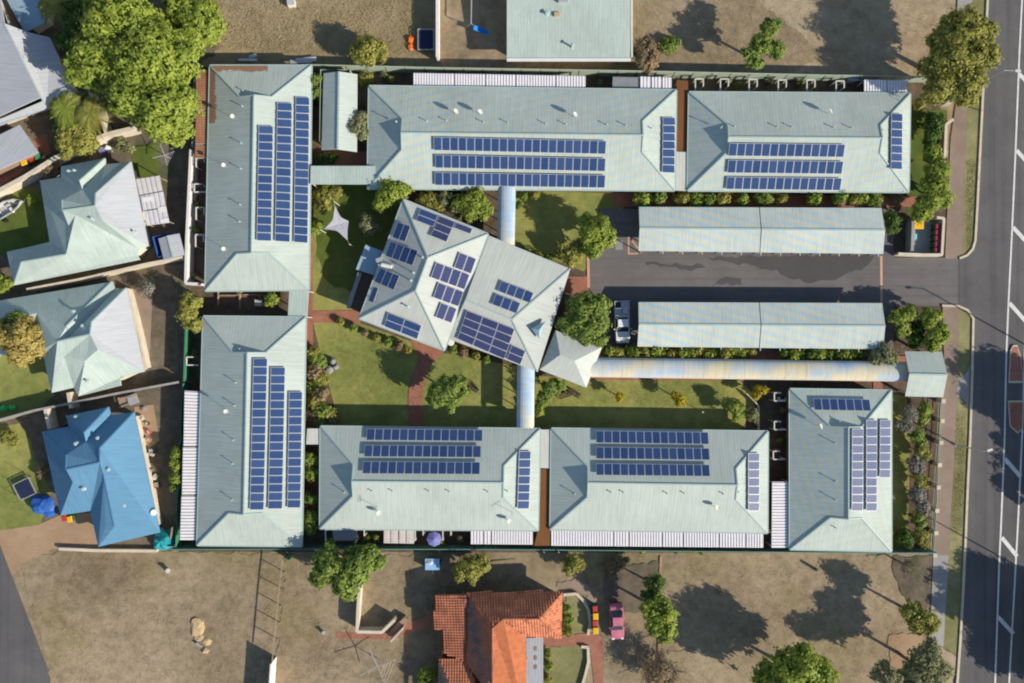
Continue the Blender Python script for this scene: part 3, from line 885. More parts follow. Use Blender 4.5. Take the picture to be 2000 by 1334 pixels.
for o, L in ((A, [(474, 208), (472, 280), (471, 330), (470, 400), (469, 433), (476, 178)]), (G, [(461, 747), (459, 792), (457, 859), (455, 905), (454, 976), (470, 681)]),
             (B, [(834, 237), (872, 236), (945, 239), (992, 240), (1066, 242), (1105, 243), (1185, 244), (1222, 245), (774, 238), (1272, 251)]),
             (C, [(1434, 247), (1517, 248), (1545, 248), (1627, 249), (1662, 250), (1408, 249), (1722, 255)]),
             (D, [(727, 959), (767, 959), (838, 959), (878, 960), (953, 960), (991, 959), (673, 961)]),
             (E, [(1193, 961), (1217, 961), (1302, 963), (1336, 963), (1412, 964), (1441, 960), (1122, 964)]),
             (F, [(1630, 865), (1631, 940), (1631, 976), (1638, 822), (1631, 1030)])):
    for x, y in L: vent(o, x, y)
for x, y in ((460, 232), (443, 326), (443, 488)): dish(A, x, y, (.35, -.2, .85), .25, 1.0)
dish(G, 447, 803, (.6, .35, .7), .28, 1.0)
for x, y in ((891, 222), (938, 223), (1122, 228)): dish(B, x, y)
dish(C, 1617, 222); dish(D, 741, 1001); dish(D, 994, 1017); dish(E, 1396, 990); dish(F, 1598, 832)
antenna(D, 1000, 1000, 1.0); antenna(D, 737, 990, 2.0)

# --- small flat-roofed links between the blocks, and the shed
def flat_roof(o, quad, z, m, th=.12, name='roof', fall=0):
    ps = [P(x, y, z) for x, y in quad]
    b = MB().hexa([p - Vector((0, 0, th)) for p in ps], ps)
    reg(o, ps)
    return b.build(name, M[m], o)
def posts(o, pts, z, w=.1, m='trim', name='post'):
    for x, y in pts:
        p = P(x, y, z)
        MB().box((p.x, p.y, z / 2), (w, w, z)).build(name, M[m], o)
def link(label, quad, z, m, cat='link roof', name='link_roof', group=None):
    c = sum((P(x, y, z) for x, y in quad), Vector()) / 4
    o = thing(name, label, cat, (c.x, c.y, 0), group)
    flat_roof(o, quad, z, m)
    k = [((q[0] * .93 + c_[0] * .07), (q[1] * .93 + c_[1] * .07)) for q, c_ in ((q, (sum(p[0] for p in quad) / 4, sum(p[1] for p in quad) / 4)) for q in quad)]
    posts(o, k, z - .12)
    return o
link('pale flat link roof between the two long blocks on the left', [(565, 567), (603, 567), (600, 621), (562, 620)], 2.6, 'roof_e')
link('pale flat roof over the entry left of the tree shaded unit block', [(600, 837), (627, 837), (626, 868), (598, 868)], 2.6, 'roof_p')
link('flat covered way under tree shade beside the small shed', [(607, 324), (738, 324), (736, 360), (606, 360)], 3.05, 'roof_e')
link('narrow cream flat roof between the two northern blocks', [(1321, 296), (1343, 297), (1342, 373), (1319, 372)], 2.6, 'roof_p')
link('rust brown roof strip between the two northern blocks', [(1322, 156), (1344, 158), (1343, 296), (1321, 295)], 2.45, 'roof_r')
link('narrow cream flat roof between the two southern blocks', [(1055, 839), (1077, 839), (1076, 915), (1053, 914)], 2.6, 'roof_p')
link('rust brown roof strip between the two southern blocks', [(1053, 916), (1076, 917), (1074, 1066), (1043, 1066), (1051, 1034)], 2.45, 'roof_r')
def gable_roof(o, quad, axis, ze, pitch, m, over=0, cap='cap', name='roof'):
    q = [P(x, y, ze) for x, y in quad]
    if axis == 'y': q = [q[3], q[0], q[1], q[2]]
    Wd = ((q[3] - q[0]).length + (q[2] - q[1]).length) / 2
    up = Vector((0, 0, Wd / 2 * math.tan(R(pitch))))
    a, b_ = (q[0] + q[3]) / 2 + up, (q[1] + q[2]) / 2 + up
    b = MB()
    th = Vector((0, 0, -.08))
    for f in ([q[0], q[1], b_, a], [a, b_, q[2], q[3]]):
        b.hexa([p + th for p in f], f); reg(o, f)
    rf = b.build(name, M[m], o)
    MB().beam(a + Vector((0, 0, .03)), b_ + Vector((0, 0, .03)), .22, .05).build('ridge_capping', M[cap], rf)
    return rf
sh = thing('shed', 'small gabled shed with a shrub shadow across its pale roof', 'shed', P(663, 220))
gable_roof(sh, [(632, 143), (698, 145), (697, 297), (628, 293)], 'y', 2.6, 20, 'roof')
b = MB()
ws = [P(636, 150), P(692, 150), P(690, 290), P(634, 287)]
for i in range(4):
    b.poly([ws[i], ws[(i + 1) % 4], ws[(i + 1) % 4] + Vector((0, 0, 2.6)), ws[i] + Vector((0, 0, 2.6))])
b.build('wall', M['green_f'], sh)

# --- barrel vaulted covered walks
def vault(label, a, b_, half, ze, rise, m='roof_v', n_post=4):
    p, q = P(*a, ze), P(*b_, ze)
    d = (q - p).normalized(); s = Vector((-d.y, d.x, 0))
    o = thing('covered_walk', label, 'covered walkway', Vector(((p.x + q.x) / 2, (p.y + q.y) / 2, 0)), 'barrel vaulted covered walks')
    b = MB(); n = 10
    prof = [(math.cos(math.pi * i / n), math.sin(math.pi * i / n)) for i in range(n + 1)]
    for i in range(n):
        f = [p + s * half * prof[i][0] + Vector((0, 0, rise * prof[i][1])), q + s * half * prof[i][0] + Vector((0, 0, rise * prof[i][1])),
             q + s * half * prof[i + 1][0] + Vector((0, 0, rise * prof[i + 1][1])), p + s * half * prof[i + 1][0] + Vector((0, 0, rise * prof[i + 1][1]))]
        b.poly(f, up=True); reg(o, f)
    k = len(b.f)
    rf = b.build('vaulted_roof', M[m], o, uv=True)
    # one continuous sheet: run the UV along the walk and round the arc
    uvl = rf.data.uv_layers[0].data
    L = (q - p).length
    for i in range(n):
        pl = rf.data.polygons[i]
        for li in pl.loop_indices:
            co = rf.data.vertices[rf.data.loops[li].vertex_index].co + o.location
            x = (co - p).dot(d)
            y = math.atan2((co.z - ze) / rise * half, (co - p).dot(s)) * half
            uvl[li].uv = (x, y)
    nj = max(2, int(L / 2.4))
    for k in range(1, nj):
        c = p + d * (L * k / nj); jb = MB()
        for i in range(n):
            a0 = c + s * half * prof[i][0] * 1.006 + Vector((0, 0, rise * prof[i][1] * 1.01)); a1 = c + s * half * prof[i + 1][0] * 1.006 + Vector((0, 0, rise * prof[i + 1][1] * 1.01))
            jb.poly([a0 - d * .05, a1 - d * .05, a1 + d * .05, a0 + d * .05], up=True)
        jb.build('joint_strip', M['roof_e'], rf)
    bm = MB()
    for sg in (1, -1):
        bm.beam(p + s * half * sg - Vector((0, 0, .06)), q + s * half * sg - Vector((0, 0, .06)), .1, .14)
    bm.build('edge_beam', M['trim'], o)
    for i in range(n_post):
        for sg in (1, -1):
            c = p + (q - p) * ((i + .5) / n_post) + s * (half - .12) * sg
            MB().box((c.x, c.y, ze / 2 - .07), (.09, .09, ze - .14)).build('post', M['trim'], o)
    return o
vault('short vaulted walk running up from the hall to the north block', (990, 366), (988, 482), 1.05, 2.5, .62, m='roof_v2', n_post=3)
vault('short vaulted walk running down from the hall to the south blocks', (1027, 710), (1026, 835), 1.05, 2.5, .62, m='roof_v2', n_post=3)
vault('long vaulted walk from the hall porch to the street pavilion', (1135, 717), (1770, 726), 1.18, 2.4, .62, n_post=14)
pv = thing('entry_pavilion', 'square gabled entry pavilion beside the footpath', 'pavilion', P(1806, 730))
gable_roof(pv, [(1767, 686), (1840, 687), (1842, 776), (1768, 774)], 'x', 2.7, 20, 'roof_m')
posts(pv, [(1775, 694), (1832, 695), (1834, 768), (1776, 766)], 2.6, .25, 'wallc', 'pillar')

# --- carports
def carport(label, quad, split):
    c = sum((P(x, y, 2.4) for x, y in quad), Vector()) / 4
    o = thing('carport', label, 'carport', (c.x, c.y, 0), 'twin carports along the driveway')
    t, r, b_, l = quad
    f = (split - t[0]) / (r[0] - t[0])
    def mx(a, c, k): return (a[0] + (c[0] - a[0]) * k, a[1] + (c[1] - a[1]) * k)
    gable_roof(o, [t, mx(t, r, f - .0018), mx(l, b_, f - .0018), l], 'x', 2.4, 13, 'roof_c')
    gable_roof(o, [mx(t, r, f + .0018), r, b_, mx(l, b_, f + .0018)], 'x', 2.4, 13, 'roof_c')
    for i in range(13):
        k = .02 + .96 * i / 12
        for e0, e1 in ((t, r), (l, b_)):
            p = P(*mx(e0, e1, k), 2.4)
            inn = .25 if e0 == t else .1
            y = p.y - inn if e0 == t else p.y + inn - .55 * 0
            MB().box((p.x, y, 1.17), (.1, .1, 2.34)).build('post', M['trim'], o)
        if i:
            a, e = P(*mx(t, r, k), 2.25), P(*mx(l, b_, k), 2.25)
            MB().beam(a + Vector((0, -.1, 0)), e - Vector((0, .35, 0)) , .08, .14).build('rafter', M['trim'], o)
    return o
carport('upper carport roof above the sunlit driveway', [(1248, 404), (1722, 406), (1725, 496), (1247, 490)], 1483)
carport('lower carport roof beside the parked white utility', [(1247, 590), (1723, 592), (1725, 682), (1245, 677)], 1483)

# --- the hall turned across the courtyard
HALL = thing('hall', 'large rotated hall with solar panels on every roof slope', 'building', P(920, 560))
gablet_roof(HALL, [(788, 390), (953, 457), (868, 684), (702, 622)], 'y', ze=3.7, pitch=19.5, inset=99, m='roof_h', walls='brick')
def hz(zx, zy): return (600 + zx / 3.605, 330 + zy / 3.605)
def hy(zx, zy): return (860 + zx / 3.51, 380 + zy / 3.51)
for q, nu, nv in (([(798, 278), (922, 325), (888, 410), (765, 362)], 1, 2), ([(930, 328), (1042, 372), (980, 515), (868, 470)], 1, 3), ([(1050, 376), (1165, 420), (1148, 458), (1033, 415)], 1, 1),
                  ([(640, 374), (728, 402), (690, 514), (598, 482)], 2, 1), ([(588, 508), (780, 575), (742, 682), (548, 612)], 4, 1), ([(512, 698), (650, 748), (612, 858), (472, 790)], 3, 1), ([(465, 826), (505, 840), (464, 943), (427, 930)], 1, 1),
                  ([(1072, 586), (1193, 632), (1152, 740), (1035, 695)], 2, 1), ([(910, 655), (1148, 745), (1106, 850), (868, 765)], 4, 1), ([(925, 798), (1105, 865), (1062, 970), (885, 905)], 3, 1), ([(945, 942), (1053, 982), (1018, 1088), (900, 1043)], 2, 1),
                  ([(572, 1012), (805, 1102), (775, 1200), (540, 1108)], 2, 2)):
    solar(HALL, [hz(*p) for p in q], nu, nv, m='cell2' if nu * nv > 0 and q[0][0] > 800 else 'cell')
def poly_roof(o, faces, m, name='roof', fascia=True, skirt=.2, thick=True):
    b = MB()
    edges = {}
    for f in faces:
        pts = [P(*v) for v in f]
        b.poly(pts, up=True); reg(o, pts)
        for i in range(len(f)):
            a, c = f[i], f[(i + 1) % len(f)]
            k = tuple(sorted((a, c)))
            edges[k] = edges.get(k, 0) + 1
    for (a, c), n in edges.items():
        if n == 1:
            pa, pc = P(*a), P(*c)
            e = Vector((0, 0, -skirt))
            b.poly([pa, pc, pc + e, pa + e])
    return b.build(name, M[m], o)
z0, zr, zp = 3.2, 4.2, 2.85
rA, rB = (909, 586, zr), (1000, 624, zr)
r_h = [[(955, 460, z0), (1114, 525, z0), rB, rA], [rA, rB, (1050, 726, z0), (874, 661, z0)], [(1114, 525, z0), (1050, 726, z0), rB], [(955, 460, z0), rA, (874, 661, z0)]]
rh = poly_roof(HALL, r_h, 'roof_h')
for a, c in ((rA, rB), (rB, r_h[0][1]), (rB, r_h[1][2])): MB().beam(P(*a) + Vector((0, 0, .04)), P(*c) + Vector((0, 0, .04)), .2, .06).build('ridge_capping', M['cap'], rh)
# roof of the entry porch and the little ventilator gable above it
pr = [[(1085, 645, zp), (1176, 678, zp), (1122, 705, 4.05), (1094, 693, 4.05)], [(1054, 722, zp), (1145, 757, zp), (1122, 705, 4.05), (1094, 693, 4.05)], [(1176, 678, zp), (1145, 757, zp), (1122, 705, 4.05)], [(1085, 645, zp), (1054, 722, zp), (1094, 693, 4.05)]]
poly_roof(HALL, pr, 'roof_h', 'porch_roof')
poly_roof(HALL, [[(1038, 641, 4.25), (1066, 627, 3.95), (1053, 645, 4.5)], [(1038, 641, 4.25), (1053, 645, 4.5), (1053, 661, 3.95)], [(1066, 627, 3.95), (1053, 661, 3.95), (1053, 645, 4.5)]], 'roof_g', 'roof_vent')
posts(HALL, [(1168, 680), (1142, 748), (1062, 718)], 2.8, .3, 'wallc', 'pillar')
wl = MB()
for pts in ([(962, 475), (1100, 530), (1044, 712), (885, 656)],):
    ws = [P(x, y, 3.2) for x, y in pts]
    for i in range(4):
        a, c = ws[i], ws[(i + 1) % 4]
        wl.poly([Vector((a.x, a.y, 0)), Vector((c.x, c.y, 0)), c, a])
wl.build('wall', M['brick'], HALL)
for q, nu in (([(425, 592), (640, 672), (612, 745), (390, 660)], 4), ([(385, 680), (550, 742), (522, 818), (352, 752)], 3)):
    solar(HALL, [hy(*p) for p in q], nu, 1)
solar(HALL, [hy(*p) for p in [(182, 795), (510, 920), (440, 1130), (115, 988)]], 3, 4, m='cell2')
solar(HALL, [hy(*p) for p in [(490, 1030), (583, 1072), (550, 1168), (455, 1130)]], 1, 2, m='cell2')
for x, y in ((797, 599), (808, 533), (803, 548), (741, 514), (826, 503)): vent(HALL, x, y, .5, .09)
# pale flat extension and dark pergola on its west side
flat_roof(HALL, [(714, 478), (757, 494), (738, 540), (695, 526)], 2.7, 'roof_g', name='flat_roof')
pg = thing('pergola', 'dark pergola with grey beam at the west side of the hall', 'pergola', P(700, 570))
flat_roof(pg, [(706, 533), (737, 545), (706, 612), (680, 600)], 2.3, 'dkwood', .06, 'cover')
MB().beam(P(703, 533, 2.5), P(680, 602, 2.5), .5, .12).build('beam', M['shade'], pg)
posts(pg, [(705, 536), (682, 598), (704, 606)], 2.3, .12, 'trim')
ac = thing('plant_unit', 'white rooftop hot water tank on the hall west slope', 'water heater', P(752, 512, 3.6))
hit = on_roof(HALL, 752, 513)[0]
ac.location = hit
MB().tube(hit + Vector((-.35, -.85 * .3, .32)), hit + Vector((.9, -.55, .42)), .26, n=12).build('tank', M['white'], ac)
MB().box(hit + Vector((-.7, .3, .12)), (.7, .5, .5), .35).build('bracket', M['steel'], ac)
MB().box(hit + Vector((.3, -.4, .06)), (.9, .12, .25), -.3).build('stand', M['steel'], ac)
# ---------------------------------------------------------------- neighbouring houses
def house(label, faces, mats, walls, wall_m='wallc', caps=(), cap='cap', ridge_w=.16, steep=1):
    c = sum((P(*v[:2]) for v in walls), Vector()) / len(walls)
    o = thing('house', label, 'house', c)
    if steep != 1:
        up = lambda v: (v[0], v[1], 2.6 + (v[2] - 2.6) * steep)
        faces = [[up(v) for v in f] for f in faces]; caps = [(up(a), up(c_)) for a, c_ in caps]
    roofs = {}
    for f, m in zip(faces, mats): roofs.setdefault(m, []).append(f)
    first = None
    for m, fs in roofs.items():
        r = poly_roof(o, fs, m); first = first or r
    if caps:
        for a, e in caps: MB().beam(P(*a) + Vector((0, 0, .03)), P(*e) + Vector((0, 0, .03)), ridge_w, .05).build('ridge_capping', M[cap], first)
    w = MB()
    ws = [P(x, y, 2.5) for x, y in walls]
    ctr = sum(ws, Vector()) / len(ws)
    ws = [p + (ctr - p).normalized() * .5 for p in ws]
    for i in range(len(ws)):
        a, e = ws[i], ws[(i + 1) % len(ws)]
        w.poly([Vector((a.x, a.y, 0)), Vector((e.x, e.y, 0)), e, a])
    w.build('wall', M[wall_m], o)
    return o
e = 2.6
# house with pale green roof, upper of the west row
a_, b_, c_, d_, d2, e_, f_, g_, h_, i_, j_, k_ = (78, 353, e), (119, 346, e), (119, 325, e), (205, 309, e), (206, 321, e), (256, 316, e), (290, 480, e), (272, 487, e), (273, 507, e), (27, 557, e), (13, 492, e), (97, 473, e)
Rw, R1, R2, R3, R4, W1, V1, Tt, Rv, WA, WB = (121, 391, 4.75), (122, 411, 5.1), (186, 402, 5.25), (187, 378, 5.0), (200, 430, 5.1), (155, 353, 4.3), (161, 370, 4.15), (135, 443, 4.2), (147, 420, 4.9), (42, 512, 3.75), (129, 497, 3.85)
h2 = house('pale green roofed house at upper left with zigzag ridges', [[c_, d_, W1], [d_, d2, V1, W1], [b_, c_, W1, V1], [a_, b_, V1, Rw], [V1, d2, e_, R3, R2], [V1, R2, R1, Rw],
    [e_, f_, R4, R2, R3], [R1, R2, R4, f_, g_, (268, 498, 2.75), Rv], [R1, Rv, Tt], [a_, Rw, R1, Tt, WB, k_], [Tt, Rv, WB], [Rv, (268, 498, 2.75), h_, i_, WA, WB], [j_, WA, WB, k_], [j_, i_, WA]],
    ['roof_e'] * 6 + ['roof_w'] + ['roof_e'] * 7, [(82, 356), (120, 330), (202, 313), (252, 320), (284, 478), (268, 500), (32, 550), (20, 495), (100, 474)],
    caps=((W1, d_), (Rw, R1), (R1, R2), (R3, e_), (R2, R3), (WA, WB), (WA, i_), (a_, Rw)), steep=1.35)
for x, y in ((137, 335), (148, 334), (182, 428), (264, 453)): vent(h2, x, y, .5, .1)
# middle house of the west row
e = 2.6
a_, b_, d_, d2, e_, f_, g_, h_, i_, i2, j_ = (-60, 597, e), (88, 572, e), (219, 550, e), (225, 566, e), (247, 562, e), (282, 726, e), (234, 737, e), (236, 753, e), (153, 774, e), (144, 757, e), (101, 767, e)
W1, V1, R1, R2, R3, R4, T, Q1, Q2 = (130, 637, 4.5), (135, 657, 4.35), (112, 667, 4.9), (176, 653, 5.2), (179, 629, 5.0), (191, 683, 5.1), (125, 697, 4.2), (166, 705, 4.5), (168, 727, 3.75)
h3 = house('pale green roofed house behind the cream flowering tree', [[b_, d_, W1], [d_, d2, V1, W1], [a_, b_, W1, (72, 612, 3.6), (-60, 640, 3.4)], [V1, d2, e_, R3, R2], [V1, R2, R1], [e_, f_, R4, R2, R3],
    [R1, R2, R4, Q1, i2, j_, T], [R4, f_, g_, (234, 738, 2.62), Q1], [Q1, (234, 738, 2.62), h_, i_], [Q1, i_, i2], [R1, T, j_, (94, 739, e), (86, 700, e), (70, 690, e), (80, 640, 4.0)], [(72, 612, 3.6), W1, V1, R1, (80, 640, 4.0)],
    [(-60, 640, 3.4), (72, 612, 3.6), (80, 640, 4.0), (70, 690, e), (-60, 700, e)]],
    ['roof_e'] * 5 + ['roof_w'] + ['roof_e'] * 7, [(-50, 600), (90, 576), (215, 554), (244, 566), (277, 724), (232, 748), (156, 768), (105, 762), (96, 738), (80, 690), (-50, 690)],
    caps=((W1, d_), (R1, R2), (R3, e_), (R2, R3), (W1, V1)), steep=1.35)
for x, y in ((146, 608), (164, 636), (173, 744)): vent(h3, x, y, .45, .12)
# blue house, lowest of the west row
e = 2.6
a_, b_, c_, d_, d2, e_, f_, g_, i_, j_ = (82, 843, e), (134, 833, e), (129, 812, e), (212, 795, e), (216, 811, e), (262, 805, e), (312, 1040, e), (192, 1068, e), (176, 998, e), (118, 1007, e)
W1, V1, Rw, R1, R2, R3, T, K, K2, K3 = (164, 845, 4.4), (168, 863, 4.25), (130, 888, 4.8), (129, 917, 5.1), (195, 903, 5.2), (195, 875, 5.0), (142, 942, 4.4), (203, 928, 4.8), (224, 1028, 3.7), (206, 1030, 3.45)
h4 = house('bright blue roofed house at lower left', [[c_, d_, W1], [d_, d2, V1, W1], [b_, c_, W1, V1], [a_, b_, V1, Rw], [V1, d2, e_, R3, R2], [V1, R2, R1, Rw], [a_, Rw, R1, T, j_], [R1, R2, K, i_, j_, T],
    [K, K2, K3, g_, i_], [R3, e_, f_, g_, K3, K2, K, R2]], ['roof_b'] * 10, [(86, 846), (132, 816), (208, 800), (258, 809), (306, 1036), (196, 1062), (180, 998), (122, 1002)],
    caps=((W1, d_), (Rw, R1), (R1, R2), (R3, e_), (R2, R3), (K, K2), (a_, Rw), (c_, W1)), cap='cap_b', steep=1.3)
for x, y in ((150, 866), (193, 855), (164, 954), (214, 916), (245, 986), (150, 814)): vent(h4, x, y, .35, .13)
# big white roof at top left
h1 = house('large white roofed house under tree shadow at top left corner', [[(-260, 40, 2.8), (-180, -80, 2.8), (-12, -75, 2.8), (8, 45, 5.0), (78, 190, 5.0), (-140, 290, 2.8)],
    [(8, 45, 5.0), (52, 62, 3.7), (97, 73, 2.8), (146, 176, 2.8), (92, 211, 3.2), (84, 197, 4.6)], [(84, 197, 4.6), (92, 211, 3.2), (-10, 248, 3.0), (-40, 250, 3.0)], ], ['roof_w', 'roof_w', 'roof_w'],
    [(-200, -60), (-20, -60), (20, 45), (92, 78), (138, 172), (88, 205), (-60, 255)], caps=(((8, 45, 5.02), (84, 197, 4.7)),))
h1b = house('blue grey shaded roof wing at top left corner', [[(8, -10, 3.0), (-20, -70, 3.0), (70, -110, 3.4), (100, -10, 3.4), (86, 44, 3.2), (48, 64, 3.0)]], ['roof_g'], [(10, -15), (70, -90), (92, 0), (82, 40), (50, 58)])
h1c = house('small grey skillion roof next to the wheelie bins on red paving', [[(-60, 292, 2.6), (38, 244, 3.0), (74, 297, 2.9), (-60, 357, 2.5)]], ['roof_w'], [(-50, 295), (38, 250), (70, 296), (-50, 350)], 'brick')
# house at the top with one broad roof
ht = house('broad pale green skillion roof at top centre', [[(990, -90, 4.2), (1231, -90, 4.2), (1231, 114, 3.0), (990, 114, 3.0)]], ['roof_e'], [(1000, -80), (1222, -80), (1222, 108), (1000, 108)])
MB().beam(P(990, 117, 2.95), P(1232, 117, 2.95), .3, .3).build('fascia', M['white'], ht)
MB().beam(P(1234, -80, 3.6), P(1234, 112, 3.0), .22, .2).build('gutter', M['trim'], ht)
vent(ht, 1068, 27, .4, .16); vent(ht, 1117, 92, .8, .12)
MB().box(on_roof(ht, 1088, 29)[0] + Vector((0, 0, .12)), (.7, .5, .3)).build('skylight', M['sand'], ht)
MB().box(on_roof(ht, 1100, 2)[0] + Vector((0, 0, .2)), (1.2, .5, .4)).build('evaporative_cooler', M['steel'], ht)

# --- the terracotta tiled house
def tiles(o, face, m, name='roof_tiles', tw=.33, tl=.36):
    pts = [P(*v) for v in face]
    n = Vector((0, 0, 0))
    for i in range(len(pts)): n += pts[i].cross(pts[(i + 1) % len(pts)])
    n.normalize()
    if n.z < 0: n = -n
    e = Vector((0, 0, 1)).cross(n).normalized(); g = n.cross(e)
    q = [((p - pts[0]).dot(e), (p - pts[0]).dot(g)) for p in pts]
    def ins(x, y):
        c = False
        for i in range(len(q)):
            (ax, ay), (bx, by) = q[i], q[i - 1]
            if (ay > y) != (by > y) and x < (bx - ax) * (y - ay) / (by - ay) + ax: c = not c
        return c
    b = MB(); rn = random.Random(len(o.children) + 3)
    u0, u1, v0, v1 = min(p[0] for p in q), max(p[0] for p in q), min(p[1] for p in q), max(p[1] for p in q)
    for j in range(int((v1 - v0) / tl) + 1):
        for i in range(int((u1 - u0) / tw) + 1):
            u, v = u0 + i * tw, v0 + j * tl
            if not ins(u + tw / 2, v + tl / 2): continue
            lo, hi = .06 + rn.uniform(-.008, .012), .025
            mi = 0 if rn.random() < .75 else 1
            def X(a, c, h): return pts[0] + e * a + g * c + n * h
            p0, p1, p2 = X(u, v, lo - .03), X(u + tw * .45, v, lo + .03), X(u + tw * .97, v, lo - .03)
            t0, t1, t2 = X(u, v + tl, hi - .03), X(u + tw * .45, v + tl, hi + .02), X(u + tw * .97, v + tl, hi - .03)
            b.poly([p0, p1, t1, t0], mi); b.poly([p1, p2, t2, t1], mi)
            b.poly([X(u, v, 0), X(u + tw * .97, v, 0), p2, p1, p0], mi)
    r = b.build(name, [M[m], M['tile_d']], o, uv=False, kind='stuff')
    return r
e = 2.8
r1_, r2_, r3_ = (962, 1227, 5.0), (983, 1209, 5.1), (1053, 1208, 5.1)
tf = [([(912, 1158, e), (1098, 1157, e), r3_, r2_, r1_], 'tile_d'), ([(1098, 1157, e), (1096, 1244, e), r3_], 'tile'), ([r3_, (1096, 1244, e), (1027, 1244, 3.3), r2_], 'tile'),
      ([r1_, r2_, (1027, 1244, 3.3), (1028, 1420, 3.3), (962, 1420, 5.0)], 'tile'), ([(912, 1158, e), r1_, (962, 1325, 5.0), (944, 1340, 4.3), (907, 1290, e)], 'tile_g'),
      ([(857, 1287, e), (909, 1287, e), (964, 1420, 4.8), (912, 1420, 4.8)], 'tile_d'), ([(850, 1162, 2.45), (911, 1162, 3.0), (907, 1291, 3.0), (866, 1275, 2.45), (865, 1231, 2.45), (849, 1230, 2.35)], 'tile_d'),
      ([(857, 1287, e), (912, 1420, 4.8), (857, 1420, 2.8)], 'tile_g')]
th = house('terracotta tiled house at the bottom edge', [f for f, m in tf], ['tilebed'] * len(tf), [(856, 1168), (1090, 1162), (1090, 1238), (1024, 1244), (1024, 1400), (860, 1400)], 'brick')
for f, m in tf: tiles(th, f, m)
b = MB()
for a, c in ((r1_, r2_), (r2_, r3_), (r3_, (1098, 1157, e)), (r3_, (1096, 1244, e)), (r1_, (962, 1420, 5.0)), (r1_, (912, 1158, e))):
    b.tube(P(*a) + Vector((0, 0, .05)), P(*c) + Vector((0, 0, .05)), .13, n=6)
b.build('ridge_tiles', M['tile_d'], th)
flat_roof(th, [(1028, 1246), (1061, 1245), (1061, 1420), (1028, 1420)], 2.6, 'roof_w', name='porch_roof')
for k in range(3): MB().box(P(1046 - 6 * k * 0, 1267 + 18 * k, 2.63), (.35, .5, .03)).build('rust_patch', M['rust'], th)
posts(th, [(1057, 1250), (1057, 1325)], 2.45, .12, 'white')

# ---------------------------------------------------------------- patio covers
def ribbed(o, quad, z, m1='poly_w', m2='poly_p', rib=.33, axis='x', z2=None):
    """one sheet of ribbed cladding; the ribs run across the quad (axis x) or along it"""
    q = [P(x, y, z) for x, y in quad]
    if axis == 'y': q = [q[3], q[0], q[1], q[2]]
    L = (q[1] - q[0]).length
    n = max(2, int(L / rib))
    b = MB()
    up = Vector((0, 0, .05)); dn = Vector((0, 0, -.01))
    for i in range(n):
        s0, s1, s2 = i / n, (i + .58) / n, (i + 1) / n
        A0, A1, A2 = bil(q, s0, 0), bil(q, s1, 0), bil(q, s2, 0)
        B0, B1, B2 = bil(q, s0, 1), bil(q, s1, 1), bil(q, s2, 1)
        b.poly([A0 + up, A1 + up, B1 + up, B0 + up], 0, True); b.poly([A1 + dn, A2 + dn, B2 + dn, B1 + dn], 1, True)
        b.poly([A1 + up, A1 + dn, B1 + dn, B1 + up], 1); b.poly([A0 + dn, A0 + up, B0 + up, B0 + dn], 0)
    return b.build('roof_sheet', [M[m1], M[m2]], o)
def patio(label, quads, axis='x', z=2.42, m1='poly_w', m2='poly_p', rib=.33):
    a = [P(x, y) for qd in quads for x, y in qd]
    c = sum(a, Vector()) / len(a)
    o = thing('patio_cover', label, 'patio roof', c, 'ribbed patio roofs behind the units')
    for qd in quads:
        ribbed(o, qd, z, m1, m2, rib, axis)
        ps = [P(x, y, z - .1) for x, y in qd]
        bm = MB()
        for i in range(4): bm.beam(ps[i], ps[(i + 1) % 4], .07, .1)
        bm.build('frame', M['white'], o)
        for p in (ps[0], ps[1], ps[2], ps[3]):
            cc = sum(ps, Vector()) / 4
            p = p + (cc - p).normalized() * .1
            MB().box((p.x, p.y, z / 2 - .08), (.08, .08, z - .16)).build('post', M['white'], o)
    return o
def run(x0, x1, cuts, yt0, yt1, yb0, yb1, g=1.2):
    xs = [x0] + cuts + [x1]
    out = []
    f = lambda x, a, b_: a + (b_ - a) * (x - x0) / (x1 - x0)
    for i in range(len(xs) - 1):
        l, r = xs[i] + (g if i else 0), xs[i + 1] - (g if i < len(xs) - 2 else 0)
        out.append([(l, f(l, yt0, yt1)), (r, f(r, yt0, yt1)), (r, f(r, yb0, yb1)), (l, f(l, yb0, yb1))])
    return out
patio('long run of white patio roofs along the north fence', run(808, 1143, [888, 949, 1008, 1086], 143, 149, 168, 173))
patio('short white patio roof beside the north rust brown strip', run(1251, 1311, [1272, 1293], 150, 152, 175, 177))
patio('white patio roof at the far right end of the north fence', run(1688, 1772, [1733], 156, 158, 181, 182))
patio('white patio roof left of the south rust brown strip', run(920, 1040, [945, 960], 1035, 1036, 1062, 1063))
patio('longest white patio roof along the south fence', run(1077, 1490, [1199, 1229, 1294, 1335, 1405, 1457], 1036, 1041, 1065, 1069))
patio('beige flat patio roof at the south fence', run(750, 808, [779], 1035, 1035, 1060, 1061), m1='poly_b', m2='poly_b', rib=.6)
patio('upright white patio roof between two lower right blocks', [[(1508, 941), (1541, 941), (1541, 1069), (1507, 1069)]], axis='y', rib=.36)
patio('pinkish white patio roof along the lower west fence', [[(361, 763), (391, 765), (389, 870), (359, 870)], [(358, 873), (388, 873), (385, 965), (356, 965)], [(355, 968), (384, 968), (382, 1054), (352, 1054)]], axis='y', rib=.38, m2='poly_b')
patio('rusty brown patio roof at the upper west fence', [[(384, 137), (409, 138), (407, 215), (383, 215)], [(383, 218), (407, 218), (405, 281), (382, 281)], [(382, 284), (405, 284), (404, 309), (381, 309)]], axis='y', m1='rust', m2='tilebed', rib=.3)
sc_ = thing('shade_cover', 'dark grey shade cloth cover on the north fence side', 'shade cover', P(1222, 163))
